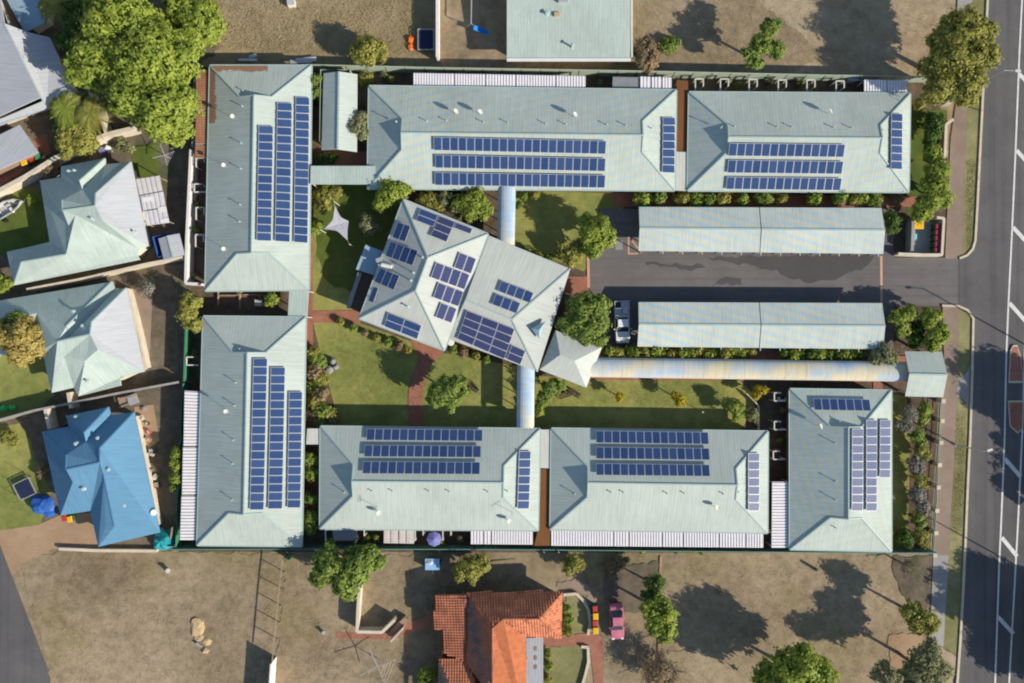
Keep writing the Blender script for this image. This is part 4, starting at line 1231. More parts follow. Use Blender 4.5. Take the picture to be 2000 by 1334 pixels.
flat_roof(sc_, [(1197, 150), (1249, 151), (1249, 176), (1196, 175)], 2.3, 'shade', .04, 'cloth'); posts(sc_, [(1199, 152), (1247, 153), (1247, 174), (1199, 173)], 2.25, .08, 'white')
sc_ = thing('shade_cover', 'dark grey shade cover on the south fence side at left', 'shade cover', P(672, 1047))
flat_roof(sc_, [(652, 1034), (696, 1035), (695, 1056), (651, 1056)], 2.3, 'shade', .04, 'cloth'); posts(sc_, [(654, 1036), (693, 1036), (693, 1054), (654, 1054)], 2.25, .08, 'white')
hp = thing('patio_cover', 'translucent patio roof behind the upper left pale green house', 'patio roof', P(310, 390))
for i, qd in enumerate(([(266, 350), (312, 343), (318, 372), (273, 381)], [(274, 383), (319, 374), (324, 404), (280, 411)], [(281, 413), (325, 406), (331, 435), (287, 441)])):
    ribbed(hp, qd, 2.4, 'zinc', 'poly_p' if i else 'poly_b', .5, 'x')
    MB().beam(P(*qd[0], 2.3), P(*qd[1], 2.3), .08, .1).build('beam', M['wood'], hp)
for q_ in ([(276, 386), (300, 382), (302, 391), (279, 395)], [(308, 405), (324, 402), (326, 412), (310, 416)], [(312, 428), (329, 425), (331, 434), (314, 437)]):
    flat_roof(hp, q_, 2.49, 'white', .02, 'skylight')
posts(hp, [(270, 352), (310, 346), (329, 433), (289, 439)], 2.3, .1, 'wood')
sd = thing('garden_shed', 'small blue and grey garden shed against the white west wall', 'shed', P(335, 480))
gable_roof(sd, [(309, 466), (350, 456), (361, 498), (320, 508)], 'y', 2.0, 14, 'roof_w')
w_ = MB(); ws = [P(312, 467), P(349, 459), P(358, 497), P(322, 505)]
for i in range(4): w_.poly([ws[i], ws[(i + 1) % 4], ws[(i + 1) % 4] + Vector((0, 0, 2)), ws[i] + Vector((0, 0, 2))])
w_.build('wall', M['bluetarp'], sd)

# little white screens dividing the yards
scr = thing('divider_screen', 'small white U shaped screen dividing a back yard', 'yard screen', Vector((P(1365, 166, 1.9).x, P(1365, 166, 1.9).y, 0)), 'white screens dividing the back yards')
def bar(a, c, z=1.9): return MB().beam(Vector((a[0], a[1], z)) + scr.location, Vector((c[0], c[1], z)) + scr.location, .14, .12)
for a, c in (((-.45, -.75), (-.45, .75)), ((-.45, .75), (.55, .75)), ((.55, .75), (.55, -.1))):
    bar(a, c).build('rail', M['trim'], scr)
for a in ((-.45, -.75), (-.45, .75), (.55, .75), (.55, -.1)):
    MB().box(scr.location + Vector((a[0], a[1], .92)), (.1, .1, 1.84)).build('post', M['trim'], scr)
SCL = [t + ' white screen from the left in the upper right yards' for t in ('second', 'third', 'fourth', 'fifth', 'sixth')] + [t + ' white screen from the top in the upper left yards' for t in ('first', 'second', 'third', 'fourth')] + [t + ' white screen from the top left of the lower right block' for t in ('first', 'second', 'third')] + [t + ' white screen from the left in the southern yards' for t in ('first', 'second', 'third', 'fourth')] + ['white screen in the yard just below the left block gap', 'white screen in the yard above the pinkish patio roof']
scr['label'] = 'first white screen from the left in the upper right yards'
for sl_, (x, y, a) in zip(SCL, ((1414, 166, 0), (1470, 167, 0), (1527, 168, 0), (1583, 168, 0), (1640, 170, 0), (390, 314, 0), (391, 368, 1.57), (390, 417, 0), (389, 470, 0),
                  (1524, 776, 1.57), (1524, 832, 1.57), (1522, 890, 1.57), (643, 1046, 0), (703, 1045, 0), (818, 1044, 0), (872, 1044, 0), (377, 632, 1.57), (376, 706, 1.57))):
    q_ = P(x, y, 1.9); clone(scr, (q_.x, q_.y, 0), a, label=sl_)

# ---------------------------------------------------------------- fences and walls
def fence(label, pts, h, m, step=2.37, cat='fence', pm='post', th=.05, cap=None, group=None, z0=.04):
    ps = [P(x, y) for x, y in pts]
    o = thing('fence', label, cat, ps[0], group)
    for i in range(len(ps) - 1):
        a, c = ps[i], ps[i + 1]
        L = (c - a).length; n = max(1, round(L / step))
        for k in range(n):
            p, q = a + (c - a) * (k / n), a + (c - a) * ((k + 1) / n)
            d = (q - p).normalized()
            zz = Vector((0, 0, z0 + h / 2))
            MB().beam(p + d * .05 + zz, q - d * .05 + zz, th, h).build('panel', M[m], o)
            MB().box(p + Vector((0, 0, h / 2 + .03)), (.09, .09, h + .06), math.atan2(d.y, d.x)).build('post', M[pm], o)
        if cap:
            d = (c - a).normalized()
            MB().beam(a + Vector((0, 0, h + .07)), c + Vector((0, 0, h + .07)), th + .06, .05).build('rail', M[cap], o)
    return o
def wall(label, pts, h, m, th=.25, name='wall', cat='wall'):
    ps = [P(x, y) for x, y in pts]
    o = thing('boundary_wall', label, cat, ps[0])
    b = MB()
    for i in range(len(ps) - 1):
        d = (ps[i + 1] - ps[i]).normalized()
        b.beam(ps[i] + Vector((0, 0, h / 2)), ps[i + 1] + d * (th * .5 if i < len(ps) - 2 else 0) + Vector((0, 0, h / 2 - .002 * i)), th, h)
    b.build('masonry', M[m], o)
    c = MB()
    for i in range(len(ps) - 1):
        c.beam(ps[i] + Vector((0, 0, h + .03 + .003 * i)), ps[i + 1] + Vector((0, 0, h + .03 + .003 * i)), th + .07, .06)
    c.build('coping', M[m], o)
    return o
fence('pale green panel fence along the north boundary', [(606, 138), (870, 144), (1240, 150), (1600, 158), (1802, 161)], 2.0, 'green_f', cap='green_f')
fence('grey green panel fence along the south boundary', [(348, 1065), (600, 1064), (1000, 1065), (1500, 1070), (1815, 1072)], 1.9, 'green_p', cap='green_p')
fence('dark green panel fence on the lower west boundary', [(370, 748), (364, 870), (358, 1000), (356, 1062)], 1.9, 'green_d')
fence('bright green panel fence on the middle west boundary', [(378, 572), (372, 744)], 1.9, 'green_d', cap='green_d', th=.09)
wall('tall white rendered wall along the upper west boundary', [(386, 300), (378, 470), (376, 556), (402, 557)], 2.0, 'wallw')
fence('grey metal fence on the upper west boundary by the rusty patio', [(392, 135), (388, 296)], 2.0, 'cap')
wall('white rendered wall between the two top centre yards', [(857, -40), (857, 122)], 1.9, 'wallw', .3)
wall('cream rendered wall behind the dead shrub and tree', [(-40, 408), (66, 352), (120, 318), (170, 292), (225, 270), (276, 258)], 1.8, 'wallc', .45)
wall('short cream wall running up under the great tree', [(222, 268), (205, 215), (190, 190)], 1.8, 'wallc', .25)
wall('pale wall between upper and middle west houses', [(70, 567), (170, 548), (262, 527), (300, 518), (370, 505)], 1.8, 'wallc', .2)
wall('low wall between middle and blue west houses', [(-60, 835), (0, 822), (80, 800), (140, 788), (235, 768), (360, 745)], 1.6, 'wallg', .2)
wall('cream garden wall beside the middle west house', [(258, 565), (270, 610), (284, 668), (294, 718)], 1.2, 'wallc', .22)
wall('cream wall stub above the blue house', [(104, 795), (112, 835)], 1.6, 'wallc', .4)
wall('cream wall stub beside the middle house driveway', [(148, 765), (153, 795)], 1.6, 'wallc', .35)
wall('low rough stone edge below the blue house', [(120, 1070), (190, 1073), (310, 1074)], .5, 'wallc', .3)
wall('cream brick garden wall in the front lot', [(708, 1128), (704, 1180), (702, 1225), (750, 1226), (775, 1202)], 1.5, 'wallc', .3)
wall('cream street wall by the footpath at upper right', [(1838, 205), (1846, 206), (1858, 192)], 1.2, 'wallc', .28)
wall('cream street wall ending in a curved pier at right', [(1852, 238), (1838, 248), (1836, 300), (1834, 330)], 1.1, 'wallc', .28)
wall('cream wall round the bin enclosure', [(1744, 498), (1790, 500), (1828, 500), (1832, 430), (1818, 428)], 1.3, 'wallc', .26)
wall('grey inner wall of the bin enclosure', [(1772, 434), (1770, 492)], 1.4, 'wallg', .3)
wall('curved stone garden edge before the terracotta house', [(1100, 1160), (1125, 1158), (1140, 1172), (1149, 1190), (1152, 1215), (1148, 1238)], .35, 'wallc', .28)
wall('lower curved stone edge before the terracotta house', [(1135, 1261), (1148, 1262), (1149, 1290), (1143, 1315), (1134, 1345)], .35, 'wallc', .28)
# fence of the vacant lot: timber posts and rails
vf = thing('fence', 'thin timber post and rail fence beside the vacant lot', 'fence', P(553, 1180))
pp = [P(561, 1084), P(553, 1150), P(547, 1215), P(541, 1280)]
for i in range(3):
    for k in range(2):
        q_ = pp[i].lerp(pp[i + 1], k / 2)
        MB().box((q_.x, q_.y, .95), (.09, .09, 1.9)).build('post', M['wood'], vf)
    for z_ in (1.88,):
        MB().beam(pp[i] + Vector((0, 0, z_)), pp[i + 1] + Vector((0, 0, z_)), .12, .08).build('rail', M['wood'], vf)
wall('pale low wall continuing the vacant lot fence', [(540, 1282), (532, 1400)], 2.2, 'wallw', .1)
# street fence of pillars and green rails at lower right
sf = thing('street_fence', 'low street fence of cream pillars and green rails', 'fence', P(1826, 860))
pil = [(1831, 782), (1829, 820), (1827, 862), (1824, 905), (1822, 948), (1819, 993), (1817, 1036), (1815, 1079)]
for i, (x, y) in enumerate(pil):
    p = P(x, y)
    MB().box((p.x, p.y, .65), (.42, .42, 1.3)).box((p.x, p.y, 1.33), (.5, .5, .06)).build('pillar', M['wallc'], sf)
    if i:
        q = P(*pil[i - 1])
        for z in (.35, .75, 1.1):
            MB().beam(q + Vector((0, -.25, z)), p + Vector((0, .25, z)), .05, .06).build('rail', M['green_f'], sf)
# ---------------------------------------------------------------- trees and shrubs
def crown_data(lobes, leaf, r, dens=1.0):
    """leaf-sized faces in clumps spread through the lobes (x, y, z, rx, rz)"""
    V, T = [], []
    for (x, y, z, rx, rz) in lobes:
        k = max(10, int(11 * dens * rx * rx / max(.35, leaf) ** 1.0 + 10))
        nl = 17
        d = r.normal(0, 1, (k, 3)); d /= np.linalg.norm(d, axis=1)[:, None]
        d[:, 2] = np.where(d[:, 2] < -.35, -d[:, 2], d[:, 2])
        rad = r.uniform(.45, 1.04, k) ** .7
        bump = 1 + .22 * np.sin(3 * np.arctan2(d[:, 1], d[:, 0]) + r.uniform(0, 6)) * r.uniform(.3, 1)
        cc = np.array([x, y, z]) + d * (rad * bump)[:, None] * np.array([rx, rx, rz])
        cs = r.uniform(.55, 1.25, k) * min(.75, .22 + .13 * rx)
        ct = r.uniform(0, 1, k)
        n = k * nl
        off = r.normal(0, 1, (n, 3)) * np.repeat(cs, nl)[:, None] * np.array([.52, .52, .34])
        c = np.repeat(cc, nl, 0) + off
        out = np.repeat(d, nl, 0) * .75 + np.array([0, 0, .30]) + off / (np.repeat(cs, nl)[:, None] + .05) * .55 + r.normal(0, .24, (n, 3))
        out /= np.linalg.norm(out, axis=1)[:, None]
        a = np.cross(out, r.normal(0, 1, (n, 3))); a /= np.linalg.norm(a, axis=1)[:, None] + 1e-6
        b = np.cross(out, a)
        s = leaf * r.uniform(.55, 1.25, n)[:, None]
        a *= s * .62; b *= s * .42
        V.append(np.stack([c - a, c - b * .9 + a * .1, c + a, c + b * .9 + a * .1], 1).reshape(-1, 3))
        t = np.clip(np.repeat(ct, nl) * .6 + r.uniform(0, .4, n), 0, 1)
        T.append(np.repeat(t, 4))
    return np.concatenate(V), np.concatenate(T)
def trunk_mesh(h, lobes, r0):
    b = MB()
    top = Vector((sum(l[0] for l in lobes) / len(lobes) * .4, sum(l[1] for l in lobes) / len(lobes) * .4, h * .38))
    b.tube((0, 0, -.1), top * .5, r0 * 1.15, r0 * .85, n=8); b.tube(top * .5, top, r0 * .85, r0 * .7, n=8)
    rn = random.Random(int(h * 100))
    for l in lobes:
        e_ = Vector((l[0], l[1], l[2] + .2 * l[4]))
        m_ = top.lerp(e_, .5) + Vector((rn.uniform(-.3, .3), rn.uniform(-.3, .3), .1))
        b.tube(top, m_, r0 * .55, r0 * .36, n=6); b.tube(m_, e_, r0 * .36, r0 * .1, n=6)
        for k in range(3):
            t = m_ + Vector((rn.uniform(-1, 1) * l[3] * .7, rn.uniform(-1, 1) * l[3] * .7, rn.uniform(.1, .6) * l[4]))
            b.tube(m_, t, r0 * .22, r0 * .06, n=5)
    return b
SEED = [100]
def tree(label, kind, lobes, h, leaf=.42, dens=1.0, cat='tree', name=None, group=None, zc=.56, flat=1.05):
    """lobes: (px, py, r px, optional z fraction) as seen in the photograph; h is the height in metres"""
    SEED[0] += 1
    leaf *= .80
    r = np.random.default_rng(SEED[0])
    W_ = []
    for l in lobes:
        z = h * (l[3] if len(l) > 3 else zc)
        rx = l[2] * (CAM_H - z) / FPX
        p = P(l[0], l[1], z)
        W_.append((p.x, p.y, z, rx, min(rx * flat, h - z if h - z > .4 else .4, z * .9)))
    w = [l[3] ** 2 for l in W_]
    bx = sum(l[0] * k for l, k in zip(W_, w)) / sum(w); by = sum(l[1] * k for l, k in zip(W_, w)) / sum(w)
    o = thing(name or ('tree' if cat == 'tree' else 'shrub'), label, cat, (bx, by, 0), group)
    L = [(x - bx, y - by, z, rx, rz) for x, y, z, rx, rz in W_]
    sub = []
    for l in L:
        sub.append((l[0], l[1], l[2], l[3] * .8, l[4] * .9))
        k = 3 + int(l[3])
        for i in range(k):
            a = 2 * math.pi * (i + r.uniform(-.3, .3)) / k
            f = r.uniform(.30, .46)
            sub.append((l[0] + math.cos(a) * l[3] * (1 - f) * r.uniform(.85, 1.12), l[1] + math.sin(a) * l[3] * (1 - f) * r.uniform(.85, 1.12), l[2] + r.uniform(-.25, .3) * l[4], l[3] * f, l[4] * f * 1.15))
    v, t = crown_data(sub, leaf, r, dens)
    v[:, 2] = np.maximum(v[:, 2], .05)
    fast_mesh('crown', v, 4, LEAF[kind], t, o)
    tb = trunk_mesh(h, L, max(.05, .028 * h))
    me = tb.mesh('trunk', [M['bark']], uv=False)
    tr = bpy.data.objects.new('trunk', me); COL.objects.link(tr); tr.parent = o
    return o
def shrub(label, kind, lobes, h, leaf=.3, **k):
    return tree(label, kind, lobes, h, leaf, cat='shrub', zc=.55, **k)
def bare(label, x, y, rpx, h, n=60, m='bark', seed=0, cat='tree', name='bare_tree', leafk=None):
    """a tree of bare grey limbs and twigs"""
    rn = random.Random(seed)
    p = P(x, y, h * .6); o = thing(name, label, cat, (p.x, p.y, 0))
    rx = rpx * M_PX
    b = MB()
    b.tube((0, 0, -.1), (0, 0, h * .35), .14, .1, n=7)
    for i in range(9):
        a = 2 * math.pi * i / 9 + rn.uniform(-.3, .3)
        q = Vector((math.cos(a) * rx * .5, math.sin(a) * rx * .5, h * rn.uniform(.5, .8)))
        b.tube((0, 0, h * .33), q, .08, .04, n=5)
        for k in range(n // 9):
            t = q + Vector((rn.uniform(-.6, .6) * rx, rn.uniform(-.6, .6) * rx, rn.uniform(-.1, .25) * h))
            b.tube(q, t, .035, .012, n=4)
            for _ in range(4):
                u = t + Vector((rn.uniform(-.3, .3) * rx, rn.uniform(-.3, .3) * rx, rn.uniform(-.1, .1) * h))
                b.tube(t, u, .014, .006, n=3)
    me = b.mesh('limbs', [M[m]], uv=False)
    ob = bpy.data.objects.new('limbs', me); COL.objects.link(ob); ob.parent = o
    if leafk:
        r = np.random.default_rng(seed)
        v, t = crown_data([(0, 0, h * .62, rx * .9, h * .3)], .2, r, .8)
        fast_mesh('foliage', v, 4, LEAF[leafk], t, o)
    return o
def palm(label, x, y, rpx, h, kind, n=16, seed=0):
    rn = random.Random(seed)
    p = P(x, y, h); o = thing('palm_tree', label, 'palm', (p.x, p.y, 0))
    rx = rpx * M_PX
    V, T = [], []
    for i in range(n):
        a = 2 * math.pi * i / n + rn.uniform(-.15, .15); L = rx * rn.uniform(.8, 1.1); t0 = rn.random()
        d = Vector((math.cos(a), math.sin(a), 0)); s = Vector((-d.y, d.x, 0))
        for k in range(22):
            f = (k + 1) / 22
            c = d * L * f + Vector((0, 0, h + .9 * f - 1.9 * f * f))
            ll = .75 * math.sin(math.pi * min(1, .12 + f * .9)) * .55 + .1
            for sg in (1, -1):
                tip = c + s * sg * ll + d * .3 + Vector((0, 0, -.12))
                V += [c - d * .05, c + d * .05, tip + d * .02, tip - d * .04]; T += [min(1, t0 * .5 + rn.random() * .5)] * 4
    v = np.array([tuple(q) for q in V])
    fast_mesh('fronds', v, 4, LEAF[kind], np.array(T), o)
    me = MB().tube((0, 0, -.1), (0, 0, h), .16, .11, n=8).mesh('trunk', [M['bark']], uv=False)
    ob = bpy.data.objects.new('trunk', me); COL.objects.link(ob); ob.parent = o
    return o

tree('great bright green tree filling the upper left corner', 'bright', [(240, 50, 78), (300, 120, 88), (325, 215, 66), (200, 120, 62), (165, 140, 38), (270, 190, 60), (335, 262, 26, .4), (215, 20, 50)], 12, .52, .8)
tree('bright green tree adjoining the great tree on its right', 'bright', [(395, 45, 46), (375, 85, 32), (355, 20, 38)], 7.5, .46)
tree('dark leafy tree between the white roof and the great tree', 'dark', [(165, 60, 42), (140, 85, 28), (150, 25, 30)], 6, .4)
palm('feathery palm beside the white roof shadow', 128, 212, 44, 4.2, 'bright', seed=1)
palm('olive palm behind the round olive tree', 176, 222, 40, 4.6, 'olive', seed=2)
palm('pale palm at the very top left over the grey roof', 97, 10, 34, 5, 'olive', seed=3, n=12)
tree('round olive tree against the cream diagonal wall', 'olive', [(148, 262, 40), (135, 285, 26), (168, 280, 24)], 4.2, .34)
bare('dry brown shrub at the end of the red paving', 97, 330, 22, 1.8, seed=5, cat='shrub', name='dry_shrub', leafk='brown')
shrub('small clipped shrub behind the cream wall and blue crate', 'grey', [(235, 280, 14), (250, 288, 12)], 1.4)
tree('cream yellow flowering tree over the middle west house', 'straw', [(52, 655, 44), (75, 672, 26), (40, 690, 28), (20, 660, 30)], 6, .42, 1.2)
tree('dark green tree behind the cream flowering tree', 'green', [(38, 632, 28), (18, 640, 22)], 5.4, .38)
shrub('lime green shrub under the upper west house corner', 'bright', [(12, 557, 16), (2, 545, 12)], 2.2)
shrub('tiny lime shrub beside the loaded boat', 'bright', [(60, 392, 8)], 1.1)
tree('yellow green tree on the bright green west fence', 'olive', [(372, 590, 22), (365, 615, 20), (380, 632, 16)], 4.6, .36)
shrub('tall yellow green shrub on the lower west fence', 'bright', [(344, 885, 12), (347, 908, 13), (345, 933, 13)], 3.0)
shrub('small dull shrub below the yellow green fence shrub', 'green', [(344, 950, 11)], 2.0)
shrub('leafy shrub in the dark yard between the left blocks', 'bright', [(533, 582, 14), (528, 590, 10)], 2.6)
tree('big leafy tree across the south fence at left', 'green', [(640, 1105, 38), (700, 1100, 34), (680, 1130, 38), (725, 1090, 28), (625, 1125, 24)], 6.5, .50, .9)
tree('olive rounded tree behind the terracotta house', 'olive', [(920, 1108, 28), (900, 1115, 20), (940, 1102, 20)], 3.6, .34)
shrub('loose olive shrub near the south fence above the gravel path', 'olive', [(1122, 1100, 20), (1110, 1110, 14)], 2.4)
shrub('dry olive shrub right of the gravel path', 'brown', [(1195, 1110, 18), (1215, 1098, 14)], 1.6)
tree('tall bright green tree beside the red car', 'bright', [(1296, 1205, 28), (1268, 1188, 20), (1300, 1235, 22), (1280, 1222, 20), (1290, 1180, 18)], 7.5, .4)
tree('dark twiggy tree above the bright tree beside the red car', 'dark', [(1278, 1140, 22), (1270, 1165, 18)], 5.5, .34, .6)
bare('bare grey brown tree at the bottom right of the red car', 1292, 1312, 44, 3.2, n=90, seed=7, leafk='brown')
tree('bright green tree at the bottom edge', 'bright', [(1560, 1300, 48), (1600, 1320, 36), (1525, 1318, 44), (1500, 1340, 36), (1560, 1350, 50)], 8.5, .46, .75)
tree('loose green tree right of the tan bare soil', 'olive', [(1800, 1205, 28), (1780, 1195, 22), (1815, 1220, 20), (1790, 1222, 20)], 7.2, .36, .5)
tree('dusty dark green tree in the bottom right corner', 'grey', [(1800, 1290, 36), (1825, 1310, 32), (1785, 1325, 34), (1730, 1318, 30), (1815, 1265, 24)], 8, .36, .6)
bare('dark bare shrub by the south fence at lower right', 1770, 1105, 26, 3.2, seed=9, cat='shrub', name='bare_shrub')
tree('large olive green tree at the top of the street', 'olive', [(1868, 75, 52), (1898, 115, 46), (1848, 125, 50), (1880, 165, 44), (1832, 172, 32), (1905, 65, 36), (1840, 75, 30)], 9.5, .40, 1.0)
tree('dark open tree in the sandy lot at top right', 'green', [(1505, 55, 20), (1490, 85, 24), (1515, 100, 18), (1468, 105, 22), (1478, 122, 14)], 7.2, .36, .6)
tree('feathery light green tree at the north fence', 'olive', [(720, 98, 32), (700, 105, 18), (742, 102, 18)], 4.4, .34)
tree('dry brown flowering tree at the corner of the top house', 'brown', [(1258, 95, 24), (1262, 120, 24), (1272, 108, 16)], 3.6, .34)
shrub('low green shrub in the sandy lot', 'green', [(1305, 88, 18), (1318, 82, 10)], 1.2)
tree('bright green tree between the hall and the north block', 'bright', [(762, 378, 30), (745, 395, 18), (785, 372, 18)], 4.6, .38)
shrub('grey leaved shrub near the shade sail', 'grey', [(722, 443, 20), (716, 428, 12)], 2.6)
shrub('mixed green shrub bed above the hall at left', 'olive', [(838, 390, 22), (855, 400, 16)], 2.4)
shrub('grey green shrub above the hall', 'grey', [(872, 390, 22), (890, 410, 18)], 2.6)
tree('bright green tree above the hall beside the vaulted walk', 'bright', [(928, 390, 28), (920, 415, 20), (945, 410, 20), (900, 400, 16)], 4.0, .34)
shrub('olive shrub in the corner below the covered way', 'olive', [(632, 385, 20), (655, 375, 14), (630, 405, 14)], 2.4)
shrub('lone yellow green shrub at the brick path by the sail', 'bright', [(622, 440, 10), (615, 450, 9)], 1.6)
tree('bright green tree left of the upper carport', 'bright', [(1165, 455, 34), (1150, 435, 22), (1185, 465, 20), (1158, 485, 20)], 5.2, .38)
tree('reddish olive shrubs below the tree at the upper carport', 'olive', [(1115, 500, 22), (1128, 485, 20), (1098, 492, 14)], 3.0, .34, cat='shrub')
tree('dense green tree between the hall and the parked white utility', 'green', [(1142, 605, 40), (1160, 632, 34), (1118, 632, 28), (1168, 598, 26), (1145, 652, 26), (1172, 665, 14)], 5.2, .40, 1.0)
tree('round tree on the courtyard lawn beside the red path', 'green', [(868, 762, 30), (895, 748, 18), (850, 775, 20), (880, 785, 18), (905, 765, 14)], 5.6, .36)
tree('leafy shrub right of the lower vaulted walk', 'green', [(1075, 760, 20), (1062, 775, 14), (1092, 750, 14)], 3.0, .32, cat='shrub')
shrub('slim lime shrub hugging the lower vaulted walk', 'bright', [(1055, 790, 10), (1052, 805, 9)], 2.2)
tree('little yellow sapling on the lower right lawn', 'gold', [(1210, 775, 9)], 2.8, .26, .7)
tree('bushy yellow sapling in the middle of the lower right lawn', 'gold', [(1328, 780, 13), (1318, 772, 8)], 3.4, .26, .7)
tree('bright green small tree at the right end of the lower right lawn', 'bright', [(1435, 795, 16), (1440, 812, 12)], 3.2, .3)
shrub('grey rounded shrub beside the timber edge', 'grey', [(1468, 812, 15)], 2.0)
tree('golden flowering shrub beside the lower right block', 'gold', [(1483, 763, 13), (1475, 772, 8)], 3.0, .3, cat='shrub')
tree('narrow green tree tucked beside the small shed', 'green', [(617, 158, 14), (618, 182, 10)], 3.6, .34)
tree('grey olive tree between the shed and the longest block', 'grey', [(705, 232, 16), (700, 250, 18), (710, 262, 12)], 4.4, .32)
tree('dark low shrub below the small shed', 'dark', [(632, 312, 14), (650, 310, 10)], 1.4, .3, cat='shrub')
shrub('small shrub in the north yard right of the shed', 'olive', [(710, 155, 12), (720, 150, 8)], 1.6)
shrub('tall yellow green shrub beside the lower left block', 'bright', [(607, 895, 15), (609, 925, 15)], 3.0)
shrub('dull green shrub below the tall yellow green shrub', 'green', [(608, 975, 14), (608, 1010, 14), (606, 1032, 12)], 2.4)
tree('lush tree by the street wall at upper right', 'bright', [(1832, 330, 24), (1825, 365, 28), (1810, 400, 26), (1838, 385, 22), (1795, 418, 18), (1822, 300, 16)], 4.2, .36)
tree('dark shrub inside the cream street wall', 'dark', [(1825, 240, 22), (1818, 270, 16)], 2.2, .34, cat='shrub')
shrub('yellow shrub at the corner of the upper right block', 'olive', [(1795, 205, 10)], 1.6)
shrub('clipped dark green shrub at the right end of the upper carport', 'dark', [(1742, 428, 18), (1740, 445, 14)], 2.4)
shrub('dry reddish shrub between upper right block and bin enclosure', 'brown', [(1752, 385, 14)], 1.4)
tree('yellow green tree right of the lower carport', 'bright', [(1752, 625, 20), (1775, 610, 18), (1760, 645, 14)], 4.0, .36)
tree('yellow green tree beside the street footpath', 'bright', [(1815, 620, 22), (1832, 650, 22), (1820, 672, 16)], 4.4, .36)
shrub('deep green shrub between the two yellow green street trees', 'dark', [(1795, 640, 18), (1785, 665, 18)], 2.4)
tree('grey green round tree at the right end of the lower carport', 'grey', [(1722, 692, 24), (1735, 700, 16), (1710, 702, 14)], 4.0, .3, 1.2)
shrub('shrub at the corner of the sunny verge near the pavilion', 'bright', [(1806, 800, 14), (1800, 820, 12)], 2.2)
tree('leafless grey shrub in the street strip beneath the pavilion', 'ashen', [(1775, 810, 20), (1765, 830, 16)], 3.0, .24, .4, cat='shrub')
for i, (x, y, k, rr) in enumerate([(1790, 850, 'green', 16), (1800, 880, 'olive', 14), (1785, 905, 'ashen', 15), (1796, 935, 'olive', 13), (1790, 962, 'ashen', 16), (1800, 985, 'ashen', 14), (1792, 1010, 'green', 13), (1798, 1045, 'olive', 16), (1765, 1048, 'dark', 18)]):
    L_ = ['green shrub in the street strip level with the first lower pillar', 'olive shrub in the street strip beside the lamp post', 'ash grey bush in the street strip below the lamp post', 'olive shrub in the middle of the street strip', 'large ash grey bush right of the lower right block',
          'second ash grey bush just below the large one in the street strip', 'green shrub in the lower street strip', 'olive shrub in the bottom corner of the street strip', 'dark green shrub at the bottom right corner of the lower right block'][i]
    shrub(L_, k, [(x, y, rr), (x + 6, y + 12, rr * .7)], 2.2, .28)
# trees across the street whose shade falls on the road
for i, (x, y, rr, h) in enumerate([(2086, 828, 68, 9), (2110, 900, 40, 8), (2116, 985, 42, 8.5), (2080, 1238, 78, 9), (2090, 1320, 55, 9), (1992, 1218, 36, 9)]):
    W2 = P(x, y); q = 1000 + (x - 1000) * CAM_H / (CAM_H - h * .66), 667 + (y - 667) * CAM_H / (CAM_H - h * .66)
    tree(['shade tree opposite the median island', 'second shade tree across the road from the pavilion', 'shade tree across the road near the lower lamp', 'wide shade tree across the road at lower right', 'shade tree across the road in the bottom corner', 'slim shade tree on the far verge at lower right'][i],
         'green', [(q[0], q[1], rr), (q[0] + 30, q[1] - 25, rr * .6), (q[0] - 30, q[1] + 30, rr * .6), (q[0] + 20, q[1] + 40, rr * .55)], h, .45, .6)
# rows of planted shrubs
ORD = ['first', 'second', 'third', 'fourth', 'fifth', 'sixth', 'seventh', 'eighth', 'ninth', 'tenth', 'eleventh', 'twelfth', 'thirteenth', 'fourteenth', 'fifteenth', 'sixteenth', 'seventeenth', 'eighteenth']
def shrub_row(label, group, kind, spots, h, leaf=.28):
    protos = []
    for k in range(3):
        SEED[0] += 1
        r = np.random.default_rng(SEED[0])
        v, t = crown_data([(0, 0, .55, .62, .45), (.3, .2, .6, .4, .35), (-.3, -.15, .5, .42, .4), (.1, -.35, .5, .35, .3)], leaf, r, 1.3)
        v[:, 2] = np.maximum(v[:, 2], .03)
        me = fast_mesh('crown', v, 4, LEAF[kind[k % len(kind)]], t, mesh_only=True)
        protos.append(me)
    stem = MB().tube((0, 0, -.05), (0, 0, .5), .05, .03, n=6).mesh('stem', [M['bark']], uv=False)
    for i, s in enumerate(spots):
        x, y, rp = s[:3]
        z = h * .55
        p = P(x, y, z)
        o = thing('shrub', (ORD[i] + ' ' + label) if len(spots) > 1 else label, 'shrub', (p.x, p.y, 0), group)
        f = rp * M_PX / .85
        o.scale = (f, f, h * rng.uniform(.85, 1.15)); o.rotation_euler = (0, 0, rng.uniform(0, 6.28))
        for nm, me in (('crown', protos[i % 3]), ('stem', stem)):
            c = bpy.data.objects.new(nm, me); COL.objects.link(c); c.parent = o
shrub_row('shrub from the left in the bed above the upper carport', 'shrubs above the upper carport', ['bright', 'green', 'olive'],
          [(1257, 386, 19), (1286, 386, 15), (1330, 386, 15), (1362, 386, 19), (1384, 390, 13), (1412, 385, 18), (1448, 390, 12), (1494, 382, 21), (1525, 388, 11), (1588, 388, 14), (1636, 384, 17), (1665, 390, 13), (1680, 385, 15), (1708, 388, 16)], 2.3)
shrub_row('hedge plant from the left in the yellow green hedge below the lower carport', 'hedge below the lower carport', ['bright', 'olive', 'bright'],
          [(1188 + 17.2 * i + (i % 3) * 2, 688 + (i % 2) * 3 - 1, 12 + (i * 7 % 4)) for i in range(17)], 2.1, .26)
shrub_row('green hedge plant right of the gap in the carport hedge, counted from the left', 'green hedge plants below the lower carport', ['green', 'bright', 'green'],
          [(1530 + 17 * i, 691 + (i % 2) * 3, 12 + (i * 5 % 3)) for i in range(10)], 2.1, .26)
